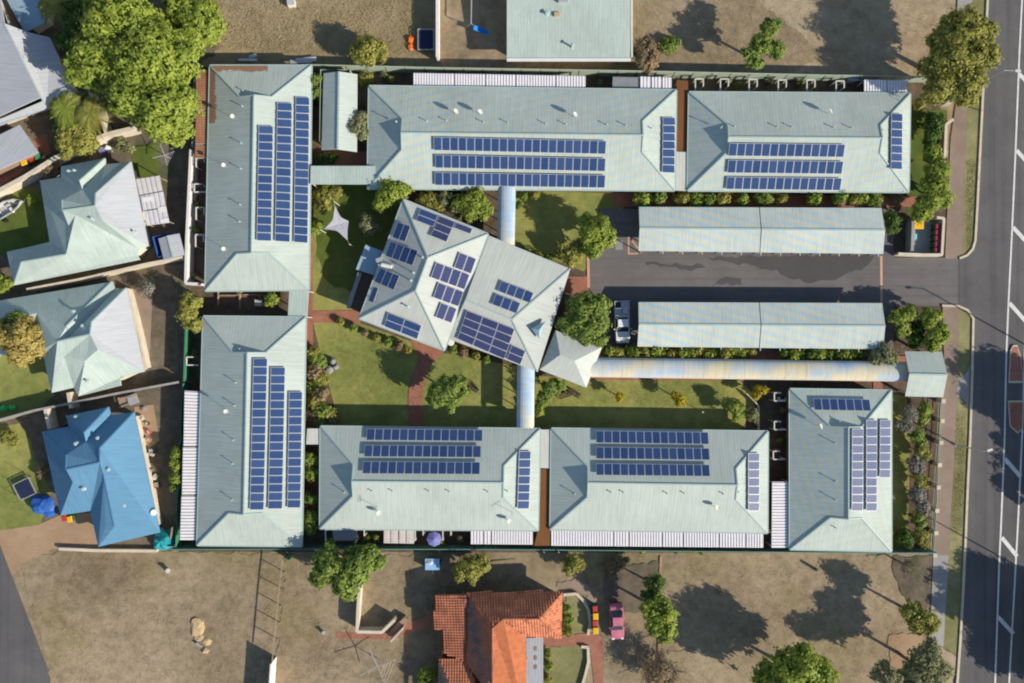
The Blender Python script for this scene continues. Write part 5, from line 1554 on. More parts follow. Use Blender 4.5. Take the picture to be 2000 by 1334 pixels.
shrub_row('shrub from the top in the bed beside the lower left block', 'shrubs in the bed beside the lower left block', ['olive', 'green', 'brown'],
          [(612, 690, 14), (620, 705, 17), (612, 725, 17), (625, 742, 15), (614, 757, 17), (628, 770, 16), (616, 785, 18), (630, 800, 16), (614, 812, 17), (642, 812, 18), (626, 825, 12), (648, 826, 10)], 1.9)
shrub_row('low shrub from the left along the lower edge of the hall', 'low shrubs along the lower edge of the hall', ['olive', 'green', 'brown'],
          [(665, 628, 8), (690, 640, 9), (712, 650, 8), (735, 660, 9), (757, 668, 9), (780, 676, 11), (795, 684, 9), (885, 682, 10), (905, 688, 11), (930, 695, 9), (950, 702, 9)], .9, .24)
shrub_row('small plant from the left along the south fence behind the longest patio roof', 'plants along the south fence', ['green', 'olive', 'bright'],
          [(1130, 1072, 7), (1215, 1074, 8), (1255, 1074, 8), (1322, 1073, 9), (1358, 1072, 9), (1370, 1076, 7)], .9, .24)
shrub_row('shrub from the top in front of the terracotta house', 'shrubs in front of the terracotta house', ['green', 'bright', 'olive'],
          [(1106, 1190, 10), (1110, 1210, 12), (1108, 1232, 12), (1068, 1275, 10), (1072, 1300, 9), (1068, 1325, 10)], 1.2, .26)
shrub_row('small shrub round the lawn right of the upper vaulted walk', 'shrubs by the upper vaulted walk', ['green', 'olive', 'dark'],
          [(1022, 383, 9), (1045, 380, 10), (1012, 400, 8), (1030, 490, 9), (1050, 498, 9), (1072, 505, 10)], 1.1, .26)
shrub('lime bush at the bottom left of the terracotta house', 'bright', [(835, 1318, 18), (828, 1330, 14)], 2.0)
shrub('bright bush in the yard left of the blue house', 'olive', [(15, 852, 15), (28, 862, 10)], 1.8)
shrub('pinkish dry bush beside the blue house wall', 'brown', [(84, 915, 10), (80, 925, 7)], 1.2)
bare('grey bare bush in the shaded yard right of the middle house', 285, 562, 18, 2.2, seed=15, cat='shrub', name='bare_shrub', leafk='ashen')
shrub('yellow green potted shrub beside the violet parasol', 'bright', [(858, 1064, 9)], 1.6)

# ---------------------------------------------------------------- vehicles
def loft(b, secs, m=0):
    """secs: list of rings of equal length"""
    k = len(secs[0])
    for i in range(len(secs) - 1):
        for j in range(k - 1):
            b.poly([secs[i][j], secs[i][j + 1], secs[i + 1][j + 1], secs[i + 1][j]], m, False)
    b.poly(secs[0][::-1], m); b.poly(secs[-1], m)
def car(label, px, py, ang, paint, ute=False):
    z = .8
    p = P(px, py, z)
    o = thing('parked_car' if not ute else 'utility_truck', label, 'car' if not ute else 'utility', (p.x, p.y, 0))
    L, Wd = (5.3, 1.86) if ute else (4.55, 1.74)
    def ring(y, w, zb, zt, sh=.12):
        h = w / 2
        return [Vector((-h * .92, y, zb)), Vector((-h, y, zb + .18)), Vector((-h, y, zt - sh)), Vector((-h * .9, y, zt)), Vector((0, y, zt + .03)), Vector((h * .9, y, zt)), Vector((h, y, zt - sh)), Vector((h, y, zb + .18)), Vector((h * .92, y, zb))]
    f = L / 2
    if ute:   # nose towards -y
        st = [(-f, 1.35, .45, .78), (-f + .12, 1.66, .35, .92), (-f + .5, 1.82, .3, 1.02), (-f + 1.45, Wd, .3, 1.12), (f - 2.0, Wd, .32, 1.12), (f - 1.75, Wd, .42, .82), (f, Wd * .98, .45, .82)]
    else:
        st = [(-f, 1.25, .4, .62), (-f + .12, 1.55, .3, .76), (-f + .5, 1.68, .25, .84), (-f + 1.3, Wd, .22, .93), (f - 1.1, Wd, .22, .96), (f - .3, 1.66, .28, .93), (f - .06, 1.5, .32, .84), (f, 1.3, .4, .7)]
    b = MB(); loft(b, [ring(y, w, a, t) for y, w, a, t in st])
    me = b.mesh('body', [M[paint]], smooth=False)
    bd = bpy.data.objects.new('body', me); COL.objects.link(bd); bd.parent = o
    bv = bd.modifiers.new('bevel', 'BEVEL'); bv.width = .05; bv.segments = 2
    def part(name, mb, m, par=o):
        me = mb.mesh(name, [M[m]]); ob = bpy.data.objects.new(name, me); COL.objects.link(ob); ob.parent = par; return ob
    zb_ = 1.1 if ute else .93
    zt = 1.72 if ute else 1.42
    y0, y1, y2, y3 = (-f + 1.4, -f + 2.05, f - 2.35, f - 2.05) if ute else (-f + 1.25, -f + 1.95, f - 1.55, f - .75)
    w0, w1 = Wd / 2 - .07, Wd / 2 - .25
    low = [(-w0, y0), (w0, y0), (w0, y3), (-w0, y3)]; hi = [(-w1, y1), (w1, y1), (w1, y2), (-w1, y2)]
    cab = MB().hexa([(x, y, zb_ - .05) for x, y in low], [(x, y, zt) for x, y in hi])
    part('cabin', cab, paint)
    rf = MB().hexa([(x * 1.02, y, zt) for x, y in hi], [(x * .92, y * 1.0, zt + .05) for x, y in hi]); part('roof', rf, paint)
    def gl(name, a, c, d, e_, inset=.86):
        pts = [Vector(a), Vector(c), Vector(d), Vector(e_)]
        ctr = sum(pts, Vector()) / 4
        n = (pts[1] - pts[0]).cross(pts[2] - pts[0]).normalized()
        if n.dot(ctr - Vector((0, (y1 + y2) / 2, 1.0))) < 0: n = -n
        pts = [ctr + (q - ctr) * inset + n * .012 for q in pts]
        part(name, MB().poly(pts), 'glass')
    lo = lambda i: (low[i][0], low[i][1], zb_); up_ = lambda i: (hi[i][0], hi[i][1], zt)
    gl('windscreen', lo(0), lo(1), up_(1), up_(0), .9); gl('rear_window', lo(2), lo(3), up_(3), up_(2))
    gl('side_window', lo(1), lo(2), up_(2), up_(1)); gl('side_window', lo(3), lo(0), up_(0), up_(3))
    for sx in (-1, 1):
        for y in (-f + .95, f - 1.0):
            x = sx * (Wd / 2 - .12)
            w = part('wheel', MB().tube((x - .11, y, .34), (x + .11, y, .34), .34, n=16), 'rubber')
            part('hub', MB().tube((x + sx * .10, y, .34), (x + sx * .125, y, .34), .2, n=10), 'steel', w)
        part('headlight', MB().box((sx * .58, -f + .1, .72 if not ute else .85), (.34, .2, .14)), 'chrome')
        part('tail_light', MB().box((sx * .62, f - .03, .78), (.26, .1, .16)), 'redlens')
        part('mirror', MB().box((sx * (Wd / 2 + .1), y0 + .35, zb_ + .1), (.22, .12, .14)), paint)
    if ute:
        t = part('tray', MB().box((0, f - 1.0, .9), (Wd * .97, 1.98, .06)), 'steel')
        for sx in (-1, 1): part('tray_side', MB().box((sx * (Wd / 2 - .04), f - 1.0, 1.05), (.05, 1.98, .34)), 'car_w', t)
        part('tailgate', MB().box((0, f - .03, 1.05), (Wd * .9, .05, .32)), 'car_w', t)
        for yy in (f - 1.85, f - .95): part('rack_bar', MB().beam((-Wd / 2, yy, 1.62), (Wd / 2, yy, 1.62), .06, .06).beam((-Wd / 2 + .05, yy, 1.0), (-Wd / 2 + .05, yy, 1.6), .05, .05).beam((Wd / 2 - .05, yy, 1.0), (Wd / 2 - .05, yy, 1.6), .05, .05), 'steel', t)
        part('toolbox', MB().box((.4, f - 1.3, 1.12), (.7, .6, .4)), 'steel', t)
        part('toolbox', MB().box((-.45, f - .5, 1.08), (.6, .7, .32)), 'black', t)
    else:
        part('bumper', MB().box((0, -f + .03, .45), (1.45, .16, .18)), 'black'); part('bumper', MB().box((0, f - .03, .45), (1.45, .16, .18)), 'black')
    o.rotation_euler = (0, 0, ang)
    return o
car('white utility truck with open tray beside the lower carport', 1215, 629, .03, 'car_w', True)
car('faded dusty red sedan parked on the shaded grass', 1205, 1214, .05, 'car_r')

# ---------------------------------------------------------------- yard furniture and small things
def bin_(label, px, py, ang, lid, body='binbody', s=1.0, group=None):
    p = P(px, py, 1.0); o = thing('wheelie_bin', label, 'bin', (p.x, p.y, 0), group)
    w, d, h = .58 * s, .72 * s, 1.0 * s
    def part(n, mb, m):
        me = mb.mesh(n, [M[m]]); ob = bpy.data.objects.new(n, me); COL.objects.link(ob); ob.parent = o
    part('body', MB().hexa([(-w * .4, -d * .38, .06), (w * .4, -d * .38, .06), (w * .4, d * .38, .06), (-w * .4, d * .38, .06)], [(-w / 2, -d / 2, h), (w / 2, -d / 2, h), (w / 2, d / 2, h), (-w / 2, d / 2, h)]), body)
    part('lid', MB().hexa([(-w * .54, -d * .56, h), (w * .54, -d * .56, h), (w * .54, d * .54, h), (-w * .54, d * .54, h)], [(-w * .45, -d * .45, h + .08), (w * .45, -d * .45, h + .08), (w * .45, d * .45, h + .1), (-w * .45, d * .45, h + .1)]), lid)
    for sx in (-1, 1): part('wheel', MB().tube((sx * w * .4, d * .42, .12), (sx * w * .52, d * .42, .12), .12, n=10), 'rubber')
    o.rotation_euler = (0, 0, ang)
    return o
bin_('yellow lidded bin on the red paving at the upper left', 48, 316, .35, 'yellow', s=1.25)
bin_('dark red lidded bin between yellow and green bins', 61, 311, .35, 'red')
bin_('green lidded bin next to the cream wall end', 74, 305, .35, 'binlid_g', s=1.15)
bin_('red lidded bin at the top of the row beside the red car', 1162, 1189, 0, 'red')
bin_('upper yellow lidded bin in the row beside the red car', 1163, 1203, 0, 'yellow', s=1.1)
bin_('red lidded bin between the two yellow ones beside the red car', 1162, 1217, 0, 'red')
bin_('lower yellow lidded bin in the row beside the red car', 1163, 1231, 0, 'yellow', s=1.1)
bin_('yellow bin by the blue house driveway', 136, 1014, .2, 'yellow')
bin_('red bin by the blue house driveway', 125, 1012, .2, 'red')
for i in range(5): bin_(['topmost', 'second from the top', 'middle', 'second from the bottom', 'lowest'][i] + ' maroon lidded bin in the row inside the bin enclosure', 1832 - .4 * i, 442 + 11.5 * i, 1.57, 'maroon', s=1.05, group='maroon bins in the enclosure')
def dumpster():
    p = P(1793, 438, 1.0); o = thing('skip_bin', 'large yellow lidded skip bin in the enclosure', 'bin', (p.x, p.y, 0))
    def part(n, mb, m):
        me = mb.mesh(n, [M[m]]); ob = bpy.data.objects.new(n, me); COL.objects.link(ob); ob.parent = o
    part('body', MB().hexa([(-.55, -.45, .15), (.55, -.45, .15), (.55, .45, .15), (-.55, .45, .15)], [(-.68, -.55, 1.0), (.68, -.55, 1.0), (.68, .55, 1.0), (-.68, .55, 1.0)]), 'binbody')
    part('lid', MB().hexa([(-.72, -.6, 1.0), (.72, -.6, 1.0), (.72, .6, 1.05), (-.72, .6, 1.05)], [(-.66, -.5, 1.1), (.66, -.5, 1.1), (.66, .55, 1.2), (-.66, .55, 1.2)]), 'yellow')
    for x in (-.5, .5):
        for y in (-.4, .4): part('wheel', MB().tube((x - .04, y, .1), (x + .04, y, .1), .1, n=8), 'rubber')
dumpster()
bin_('pale teal bin below the yellow skip bin', 1783, 462, 1.57, 'teal_l', 'teal_l', 1.1)
# shade sail on posts
so_ = thing('shade_sail', 'grey triangular shade sail with curved edges on the shaded lawn', 'shade sail', P(663, 440))
cor = [P(654, 401, 3.2), P(634, 447, 2.6), P(679, 470, 2.9), P(681, 432, 3.0)]
b = MB(); ctr = sum(cor, Vector()) / 4; n = 8; edge = []
for i in range(4):
    a, c = cor[i], cor[(i + 1) % 4]
    for k in range(n):
        t = k / n; q = a.lerp(c, t); q = q + (ctr - q) * (.42 if i != 2 else .08) * math.sin(math.pi * t) ** 1.0 * .8
        edge.append(q)
for i in range(len(edge)):
    m1 = ctr.lerp(edge[i], .5) - Vector((0, 0, .04)); m2 = ctr.lerp(edge[(i + 1) % len(edge)], .5) - Vector((0, 0, .04))
    b.poly([ctr - Vector((0, 0, .1)), m1, m2]); b.poly([m1, edge[i], edge[(i + 1) % len(edge)], m2])
b.build('cloth', M['sail'], so_)
for q in (cor[0], cor[1], cor[2]):
    out = (q - ctr).normalized(); f = Vector((q.x + out.x * .5, q.y + out.y * .5, 0))
    MB().tube(f, Vector((f.x, f.y, q.z + .1)), .05, n=8).tube(Vector((f.x, f.y, q.z + .05)), q, .012, n=4).build('post', M['trim'], so_)
# boulders and round tables on the lawns
bo = thing('boulder', 'grey boulder group on the courtyard lawn beside the bed', 'boulder', P(648, 716))
MB().blob(P(651, 706) + Vector((0, 0, .35)), (.42, .42, .5), 1).build('rock', M['rock'], bo)
MB().blob(P(657, 716) + Vector((0, 0, .3)), (.36, .4, .4), 2).build('rock', M['rock'], bo)
MB().blob(P(645, 722) + Vector((0, 0, .35)), (.48, .5, .52), 3).build('rock', M['rock'], bo)
def seat(label, px, py, ang):
    p = P(px, py); o = thing('garden_bench', label, 'bench', p)
    def part(n, mb, m):
        me = mb.mesh(n, [M[m]]); ob = bpy.data.objects.new(n, me); COL.objects.link(ob); ob.parent = o
    for k in range(4): part('slat', MB().box((0, -.22 + .15 * k, .45), (1.5, .12, .04)), 'dkwood')
    for k in range(3): part('back_slat', MB().box((0, .34 + .03 * k, .6 + .16 * k), (1.5, .03, .12)), 'dkwood')
    for x in (-.65, .65):
        part('leg', MB().box((x, -.2, .22), (.08, .08, .44)), 'black'); part('leg', MB().box((x, .3, .48), (.08, .08, .96)), 'black')
        part('armrest', MB().box((x, .04, .66), (.08, .6, .04)), 'dkwood')
    o.rotation_euler = (0, 0, ang)
seat('dark bench on the courtyard lawn right of the round tree', 925, 756, -.9)
seat('dark bench on the lower right lawn below the porch roof', 1121, 768, -.6)
seat('dark bench left of the other one on the lower right lawn', 1103, 772, .3)
# parasol
po = thing('parasol', 'violet blue garden parasol in the southern yards', 'parasol', P(848, 1053))
c = P(848, 1053, 2.3); b = MB(); m_ = 8
for i in range(m_):
    a0, a1 = 2 * math.pi * i / m_, 2 * math.pi * (i + 1) / m_
    b.poly([c + Vector((0, 0, .3)), c + Vector((math.cos(a0) * .95, math.sin(a0) * .95, -.05)), c + Vector((math.cos(a1) * .95, math.sin(a1) * .95, -.05))])
b.build('canopy', M['violet'], po)
MB().tube(Vector((c.x, c.y, 0)), c + Vector((0, 0, .35)), .03, n=8).build('pole', M['white'], po)
MB().tube(Vector((c.x, c.y, 0)), Vector((c.x, c.y, .1)), .28, n=12).build('base', M['rock'], po)
# rotary clothes line
def hoist(label, px, py, h, r, ang):
    p = P(px, py, h); o = thing('clothes_hoist', label, 'clothes line', (p.x, p.y, 0))
    c = Vector((p.x, p.y, h))
    MB().tube((p.x, p.y, 0), c, .05, n=8).build('pole', M['steel'], o)
    arms = [c + Vector((math.cos(ang + i * math.pi / 2) * r, math.sin(ang + i * math.pi / 2) * r, .25)) for i in range(4)]
    for a in arms: MB().tube(c, a, .045, .035, n=6).build('arm', M['steel'], o)
    b = MB()
    for f in (.4, .6, .8, 1):
        for i in range(4): b.tube(c.lerp(arms[i], f), c.lerp(arms[(i + 1) % 4], f), .008, n=3)
    b.build('line', M['steel'], o)
hoist('rotary clothes hoist on the grass left of the terracotta house', 738, 1302, 2.0, 2.4, .42)
hoist('rotary clothes hoist by the upper left pale green house', 321, 303, 1.9, 1.4, .3)
# swing / slide at the top
sw = thing('swing_frame', 'steel swing frame with a bright blue slide at top centre', 'swing set', P(920, 40))
MB().tube(P(921, -20, 2.0), P(920, 46, 2.0), .07, n=8).build('top_bar', M['steel'], sw)
for (x, y) in ((921, -20), (920, 46)):
    for dx in (-.7, .7): MB().tube(P(x, y, 2.0), P(x, y, 0) + Vector((dx, -.5 if y > 0 else .5, 0)), .04, n=6).build('leg', M['steel'], sw)
a, c = P(925, 54, 1.3), P(948, 63, .5)
b = MB(); d = (c - a).normalized(); s_ = Vector((-d.y, d.x, 0)).normalized()
b.poly([a + s_ * .25, a - s_ * .25, c - s_ * .25, c + s_ * .25]); 
for sg in (1, -1): b.beam(a + s_ * .27 * sg + Vector((0, 0, .08)), c + s_ * .27 * sg + Vector((0, 0, .08)), .04, .2)
b.beam(c, c + Vector((d.x * .5, d.y * .5, -.05)), .52, .05)
b.build('slide', M['bluep'], sw)
# trampolines
def tramp(label, px, py, w, d, ang, z=.7, net=False):
    p = P(px, py, z); o = thing('trampoline', label, 'trampoline', (p.x, p.y, 0))
    def part(n, mb, m):
        me = mb.mesh(n, [M[m]]); ob = bpy.data.objects.new(n, me); COL.objects.link(ob); ob.parent = o
    part('mat', MB().box((0, 0, z), (w * .86, d * .86, .02)), 'navy')
    for sx in (-1, 1): part('rail', MB().box((sx * w / 2, 0, z + .02), (.1, d + .1, .06)), 'steel'); part('rail', MB().box((0, sx * d / 2, z + .02), (w - .1, .1, .06)), 'steel')
    for sx in (-1, 1):
        for sy in (-1, 1):
            part('leg', MB().box((sx * w * .45, sy * d * .45, z / 2), (.06, .06, z)), 'steel')
            if net: part('net_pole', MB().tube((sx * w * .49, sy * d * .49, 0), (sx * w * .49, sy * d * .49, z + 1.5), .025, n=6), 'black')
    o.rotation_euler = (0, 0, ang)
tramp('square navy trampoline in the shade of the white top wall', 832, 77, 2.0, 2.6, 0)
tramp('black trampoline frame with poles on the lawn left of the blue house', 48, 955, 2.2, 2.2, .45, net=True)
def heap(name, label, cat, px, py, items, loc=None):
    o = thing(name, label, cat, P(px, py))
    for it in items: it(o)
    return o
def bx(n, px, py, z, size, ang, m):
    return lambda o: MB().box(P(px, py) + Vector((0, 0, z)), size, ang).build(n, M[m], o)
def bl(n, px, py, z, r, seed, m):
    return lambda o: MB().blob(P(px, py) + Vector((0, 0, z)), r, seed, n=11, rings=6, jag=.22).build(n, M[m], o)
heap('tarp_cover', 'blue tarpaulin draped over a stack beside the blue house', 'tarpaulin', 90, 988, [bl('cover', 88, 985, .45, (1.35, 1.2, .7), 4, 'bluetarp'), bl('fold', 76, 975, .2, (.9, .7, .3), 5, 'bluetarp'), bl('fold', 98, 1000, .2, (.8, .6, .35), 8, 'bluetarp')])
heap('tarp_cover', 'teal tarpaulin heaped in the corner by the lower west fence', 'tarpaulin', 330, 1050, [bl('cover', 326, 1050, .8, (1.3, 1.3, 1.1), 6, 'teal'), bl('fold', 342, 1042, .5, (.7, 1.2, .8), 7, 'green_d'), bl('fold', 320, 1062, .4, (1.0, .7, .6), 12, 'teal')] )
MB().beam(P(337, 1030, 1.7), P(333, 1052, 1.6), .18, .1).build('board', M['wood'], bpy.data.objects['tarp_cover.001'])
heap('toy_frog', 'bright green plastic toy on the shaded grass at left', 'toy', 18, 797, [bl('body', 10, 797, .25, (.5, .4, .35), 8, 'limeg'), bl('body', 26, 796, .2, (.55, .35, .3), 9, 'limeg')])
heap('orange_cover', 'bright orange sheet crumpled on the straw at the top', 'sheet', 803, 84, [bl('sheet', 803, 79, .2, (.42, .5, .3), 10, 'orange'), bl('sheet', 803, 92, .18, (.35, .5, .25), 11, 'orange')])
heap('box_trailer', 'small blue grey covered trailer below the south fence', 'trailer', 846, 1098, [bx('body', 846, 1098, .6, (1.75, 1.35, .6), 0, 'steel'), bx('cover', 846, 1098, .94, (1.8, 1.4, .08), 0, 'skyb'), bl('load', 842, 1094, .95, (.5, .35, .2), 12, 'zinc'), bx('drawbar', 846, 1113, .45, (.1, .9, .08), 0, 'steel')]
     + [(lambda o, sx=sx: MB().tube(P(846, 1098, .3) + Vector((sx * .92 - .08, 0, 0)), P(846, 1098, .3) + Vector((sx * .92 + .08, 0, 0)), .3, n=12).build('wheel', M['rubber'], o)) for sx in (-1, 1)])
def boat():
    p = P(18, 412); o = thing('loaded_boat', 'grey boat on a trailer loaded with gear in the upper left yard', 'boat', p)
    ang = .5
    def T(x, y, z): return (x * math.cos(ang) - y * math.sin(ang), x * math.sin(ang) + y * math.cos(ang), z)
    def part(n, mb, m):
        me = mb.mesh(n, [M[m]]); ob = bpy.data.objects.new(n, me); COL.objects.link(ob); ob.parent = o
    b = MB()
    st = [(-2.6, .85), (-1, .95), (.6, .9), (1.7, .6), (2.4, .1)]
    for i in range(4):
        (x0, w0), (x1, w1) = st[i], st[i + 1]
        for sg in (1, -1):
            b.poly([T(x0, sg * w0, 1.1), T(x1, sg * w1, 1.15), T(x1, sg * w1 * .5, .5), T(x0, sg * w0 * .6, .45)])
            b.poly([T(x0, sg * w0, 1.1), T(x1, sg * w1, 1.15), T(x1, sg * w1 * .82, 1.15), T(x0, sg * w0 * .85, 1.1)])
        b.poly([T(x0, -w0 * .8, .6), T(x1, -w1 * .8, .65), T(x1, w1 * .8, .65), T(x0, w0 * .8, .6)])
    b.poly([T(-2.6, -.85, 1.1), T(-2.6, .85, 1.1), T(-2.6, .5, .45), T(-2.6, -.5, .45)])
    part('hull', b, 'boat')
    rn = random.Random(4)
    for k in range(9):
        x = rn.uniform(-2.2, 1.4); y = rn.uniform(-.5, .5)
        q = T(x, y, 0); part('gear', MB().box((q[0], q[1], .85 + rn.uniform(0, .2)), (rn.uniform(.3, .8), rn.uniform(.2, .5), .3), rn.uniform(0, 3)), rn.choice(['boat', 'white', 'black', 'wood', 'bluetarp']))
    for sg in (1, -1):
        part('trailer_rail', MB().beam(T(-2.6, sg * .6, .38), T(2.6, 0, .42), .08, .1), 'steel')
        q = T(-.8, sg * 1.02, .3); q2 = T(-.8, sg * 1.2, .3); part('wheel', MB().tube(q, q2, .3, n=12), 'rubber')
boat()
heap('timber_stack', 'stack of grey pallets and planks above the blue house', 'pallets', 252, 783, [bx('pallet', 244, 782, .2, (1.3, 1.1, .3), .3, 'wood'), bx('pallet', 262, 780, .3, (1.1, 1.2, .5), .35, 'steel'), bx('plank', 250, 790, .5, (1.8, .2, .08), .4, 'wood'), bx('plank', 255, 775, .52, (1.9, .18, .08), .2, 'wood')])
rn = random.Random(9)
for i in range(16):
    x, y = 283 + i * 1.7 + rn.uniform(-7, 7), 800 + i * 15 + rn.uniform(-5, 5)
    m_ = ['wood', 'white', 'black', 'red', 'steel', 'wallg', 'boat', 'rock'][i % 8]
    L_ = ['weathered timber', 'white', 'black', 'red', 'steel', 'grey', 'pale grey', 'stone grey'][i % 8]
    o = thing('yard_clutter', (L_ + (' box in the upper part of the' if i < 8 else ' box in the lower part of the') + ' clutter beside the blue house wall'), 'clutter', P(x, y), 'clutter beside the blue house')
    sx, sy, sz = rn.uniform(.3, .9), rn.uniform(.25, .7), rn.uniform(.25, .8)
    MB().box(P(x, y) + Vector((0, 0, sz / 2)), (sx, sy, sz), rn.uniform(0, 3)).build('box', M[m_], o)
    MB().box(P(x, y) + Vector((.05, .03, sz + .03)), (sx * .7, sy * .9, .06), rn.uniform(0, 3)).build('lid', M[['steel', 'wood', 'boat'][i % 3]], o)
heap('water_barrel', 'pale blue barrel at the right eave of the blue house', 'barrel', 302, 1003, [lambda o: MB().tube(P(300, 1001, 0), P(300, 1001, 3.0), .42, n=16).build('drum', M['skyb'], o), lambda o: MB().tube(P(300, 1001, 3.0), P(300, 1001, 3.04), .34, n=16).build('lid', M['white'], o)])
heap('blue_crate', 'blue crate with white bags at the cream wall', 'crate', 205, 295, [bx('crate', 203, 296, .3, (.7, .6, .55), .5, 'violet'), bl('bag', 213, 290, .3, (.4, .35, .3), 14, 'white'), bl('bag', 217, 296, .25, (.3, .3, .25), 15, 'boat')])
heap('white_bags', 'white sacks at the eave of the white roofed house', 'sacks', 133, 186, [bl('sack', 128, 190, .4, (.35, .3, .35), 16, 'white'), bl('sack', 137, 184, .4, (.32, .3, .35), 17, 'white'), bx('box', 132, 183, .3, (.4, .3, .4), .3, 'black')])
heap('sand_pile', 'pale sand heap and holes in the vacant lot', 'sand pile', 390, 1235, [bl('heap', 385, 1225, .05, (.9, 1.3, .28), 18, 'sand'), bl('heap', 404, 1252, .05, (.6, .5, .22), 19, 'sand'), bl('heap', 402, 1270, .05, (.5, .4, .25), 20, 'sand'), bl('heap', 390, 1246, .02, (.7, .5, .2), 25, 'sand'), bx('board', 391, 1258, .2, (.9, .35, .4), -.6, 'wallg')])
heap('white_bucket', 'white bucket standing in the vacant lot', 'bucket', 328, 1114, [lambda o: MB().tube(P(328, 1115), P(328, 1115, .75), .22, .28, n=12).build('pail', M['white'], o), lambda o: MB().tube(P(328, 1115, .75), P(328, 1115, .79), .3, n=12).build('lid', M['boat'], o)])
heap('white_bucket', 'small white drum on the grass left of the garden wall', 'bucket', 632, 1236, [lambda o: MB().tube(P(632, 1236), P(632, 1236, .6), .2, .2, n=12).build('pail', M['white'], o), lambda o: MB().tube(P(632, 1236, .6), P(632, 1236, .64), .22, n=12).build('lid', M['boat'], o)])
heap('green_drum', 'bright green drum at the south fence left of the big leafy tree', 'drum', 563, 1088, [lambda o: MB().tube(P(564, 1089), P(564, 1089, 1.0), .3, n=12).build('drum', M['limeg'], o), lambda o: MB().tube(P(564, 1089, 1.0), P(564, 1089, 1.05), .25, n=12).build('lid', M['binlid_g'], o)])
heap('brick_step', 'red brick steps between the garden wall and terracotta house', 'steps', 772, 1225, [bx('tread', 775 - 6 + 6 * k, 1232 - 7 * k + 0, .15 + .1 * k, (1.5, .55, .3 + .2 * k), .75, 'brick') for k in range(4)] + [lambda o: MB().beam(P(765, 1249, .9), P(790, 1222, .9), .16, 1.6).build('side_wall', M['wallc'], o)])
heap('rear_lean_to', 'grey lean-to and pipes behind the terracotta house', 'lean-to', 895, 1158, [bx('sheet', 885, 1156, 2.3, (3.2, .5, .06), 0, 'zinc'), bx('sheet', 957, 1152, 2.2, (1.8, .4, .06), 0, 'steel'), bx('post', 870, 1155, 1.1, (.08, .08, 2.2), 0, 'steel'), bx('post', 905, 1155, 1.1, (.08, .08, 2.2), 0, 'steel'), bx('post', 957, 1152, 1.05, (.08, .08, 2.1), 0, 'steel'), bx('cooler', 953, 1146, 2.4, (.7, .5, .4), 0, 'green_p')])
heap('timber_pile', 'grey sheets leaning in the shade above the rusty corner roof', 'sheet pile', 590, 118, [bx('sheet', 600, 119, .5, (2.6, .5, .06), .08, 'zinc'), bx('sheet', 590, 123, .56, (2.9, .45, .06), .04, 'steel'), bx('rest', 585, 121, .24, (.3, .4, .46), 0, 'wood')])
heap('timber_pile', 'long blue grey sheets lying above the left block eave', 'sheet pile', 490, 119, [bx('sheet', 486, 119, .4, (2.4, .3, .06), 0, 'zinc'), bx('sheet', 496, 112, .42, (1.0, .4, .06), .2, 'steel'), bx('rest', 486, 119, .18, (.4, .3, .36), 0, 'wood')])
heap('white_box', 'white box on the straw at the top edge', 'box', 571, 10, [bx('box', 571, 9, .35, (.9, .8, .7), .1, 'white'), bx('lid', 571, 8, .73, (.95, .85, .06), .1, 'boat')])
heap('patio_set', 'pale garden table and chairs in the dark yard between the left blocks', 'table set', 510, 592, [bx('top', 508, 592, .72, (.9, .8, .05), 0, 'boat')] + [bx('leg', 508 + dx, 592 + dy, .35, (.06, .06, .7), 0, 'steel') for dx in (-5, 5) for dy in (-5, 5)])
heap('raised_bed', 'timber garden edging in the yard between the left blocks', 'garden bed', 450, 580, [bx('board', 428, 582, .2, (.12, 1.8, .4), 0, 'wood'), bx('board', 449, 577, .2, (2.6, .12, .4), 0, 'wood'), bx('board', 470, 588, .2, (.12, 2.2, .4), 0, 'wood'), bx('board', 495, 576, .2, (2.4, .12, .4), 0, 'wood')])
heap('timber_edge', 'bent timber rail beside the lower right lawn', 'rail', 1475, 800, [lambda o: MB().beam(P(1457, 768, .5), P(1481, 792, .5), .14, .5).build('rail', M['wallc'], o), lambda o: MB().beam(P(1481, 792, .5), P(1481, 840, .5), .14, .5).build('rail', M['wallc'], o)])
heap('air_unit', 'white air conditioner unit in the yard beside the lower right block', 'air conditioner', 1520, 778, [bx('case', 1524, 779, .4, (.9, .5, .75), 0, 'white'), bx('grille', 1524, 776, .79, (.6, .4, .03), 0, 'navy')])
heap('cable_drum', 'small white box on a stand in the north yards at right', 'cabinet', 1658, 158, [bx('case', 1660, 158, 1.0, (1.3, .7, .2), 0, 'skyb'), bx('stand', 1660, 158, .45, (1.0, .5, .9), 0, 'white')])
heap('lawn_light', 'slim white garden light at the edge of the lower right lawn', 'garden light', 1373, 805, [lambda o: MB().tube(P(1373, 805), P(1373, 805, 1.5), .04, n=6).build('pole', M['white'], o), lambda o: MB().tube(P(1373, 805, 1.5), P(1373, 805, 1.7), .12, n=8).build('lantern', M['white'], o)])
heap('bird_bath', 'white round bird bath between the two halves of the hall roof', 'bird bath', 882, 668, [lambda o: MB().tube(P(881, 669), P(881, 669, 2.4), .1, .08, n=8).build('stem', M['white'], o), lambda o: MB().tube(P(881, 669, 2.4), P(881, 669, 2.6), .2, .42, n=14).build('bowl', M['white'], o)])
for (x, y, lab) in ((1408, 1160, 'tree stump with a pale cut top in the bottom right lot'), (1595, 1113, 'dark stump at the edge of the tree shade near the south fence')):
    heap('stump', lab, 'stump', x, y, [lambda o, x=x, y=y: MB().tube(P(x, y), P(x, y, 1.0), .22, .18, n=10).build('stem', M['bark'], o), lambda o, x=x, y=y: MB().tube(P(x, y, 1.0), P(x, y, 1.02), .16, n=10).build('cut', M['wood'], o)])
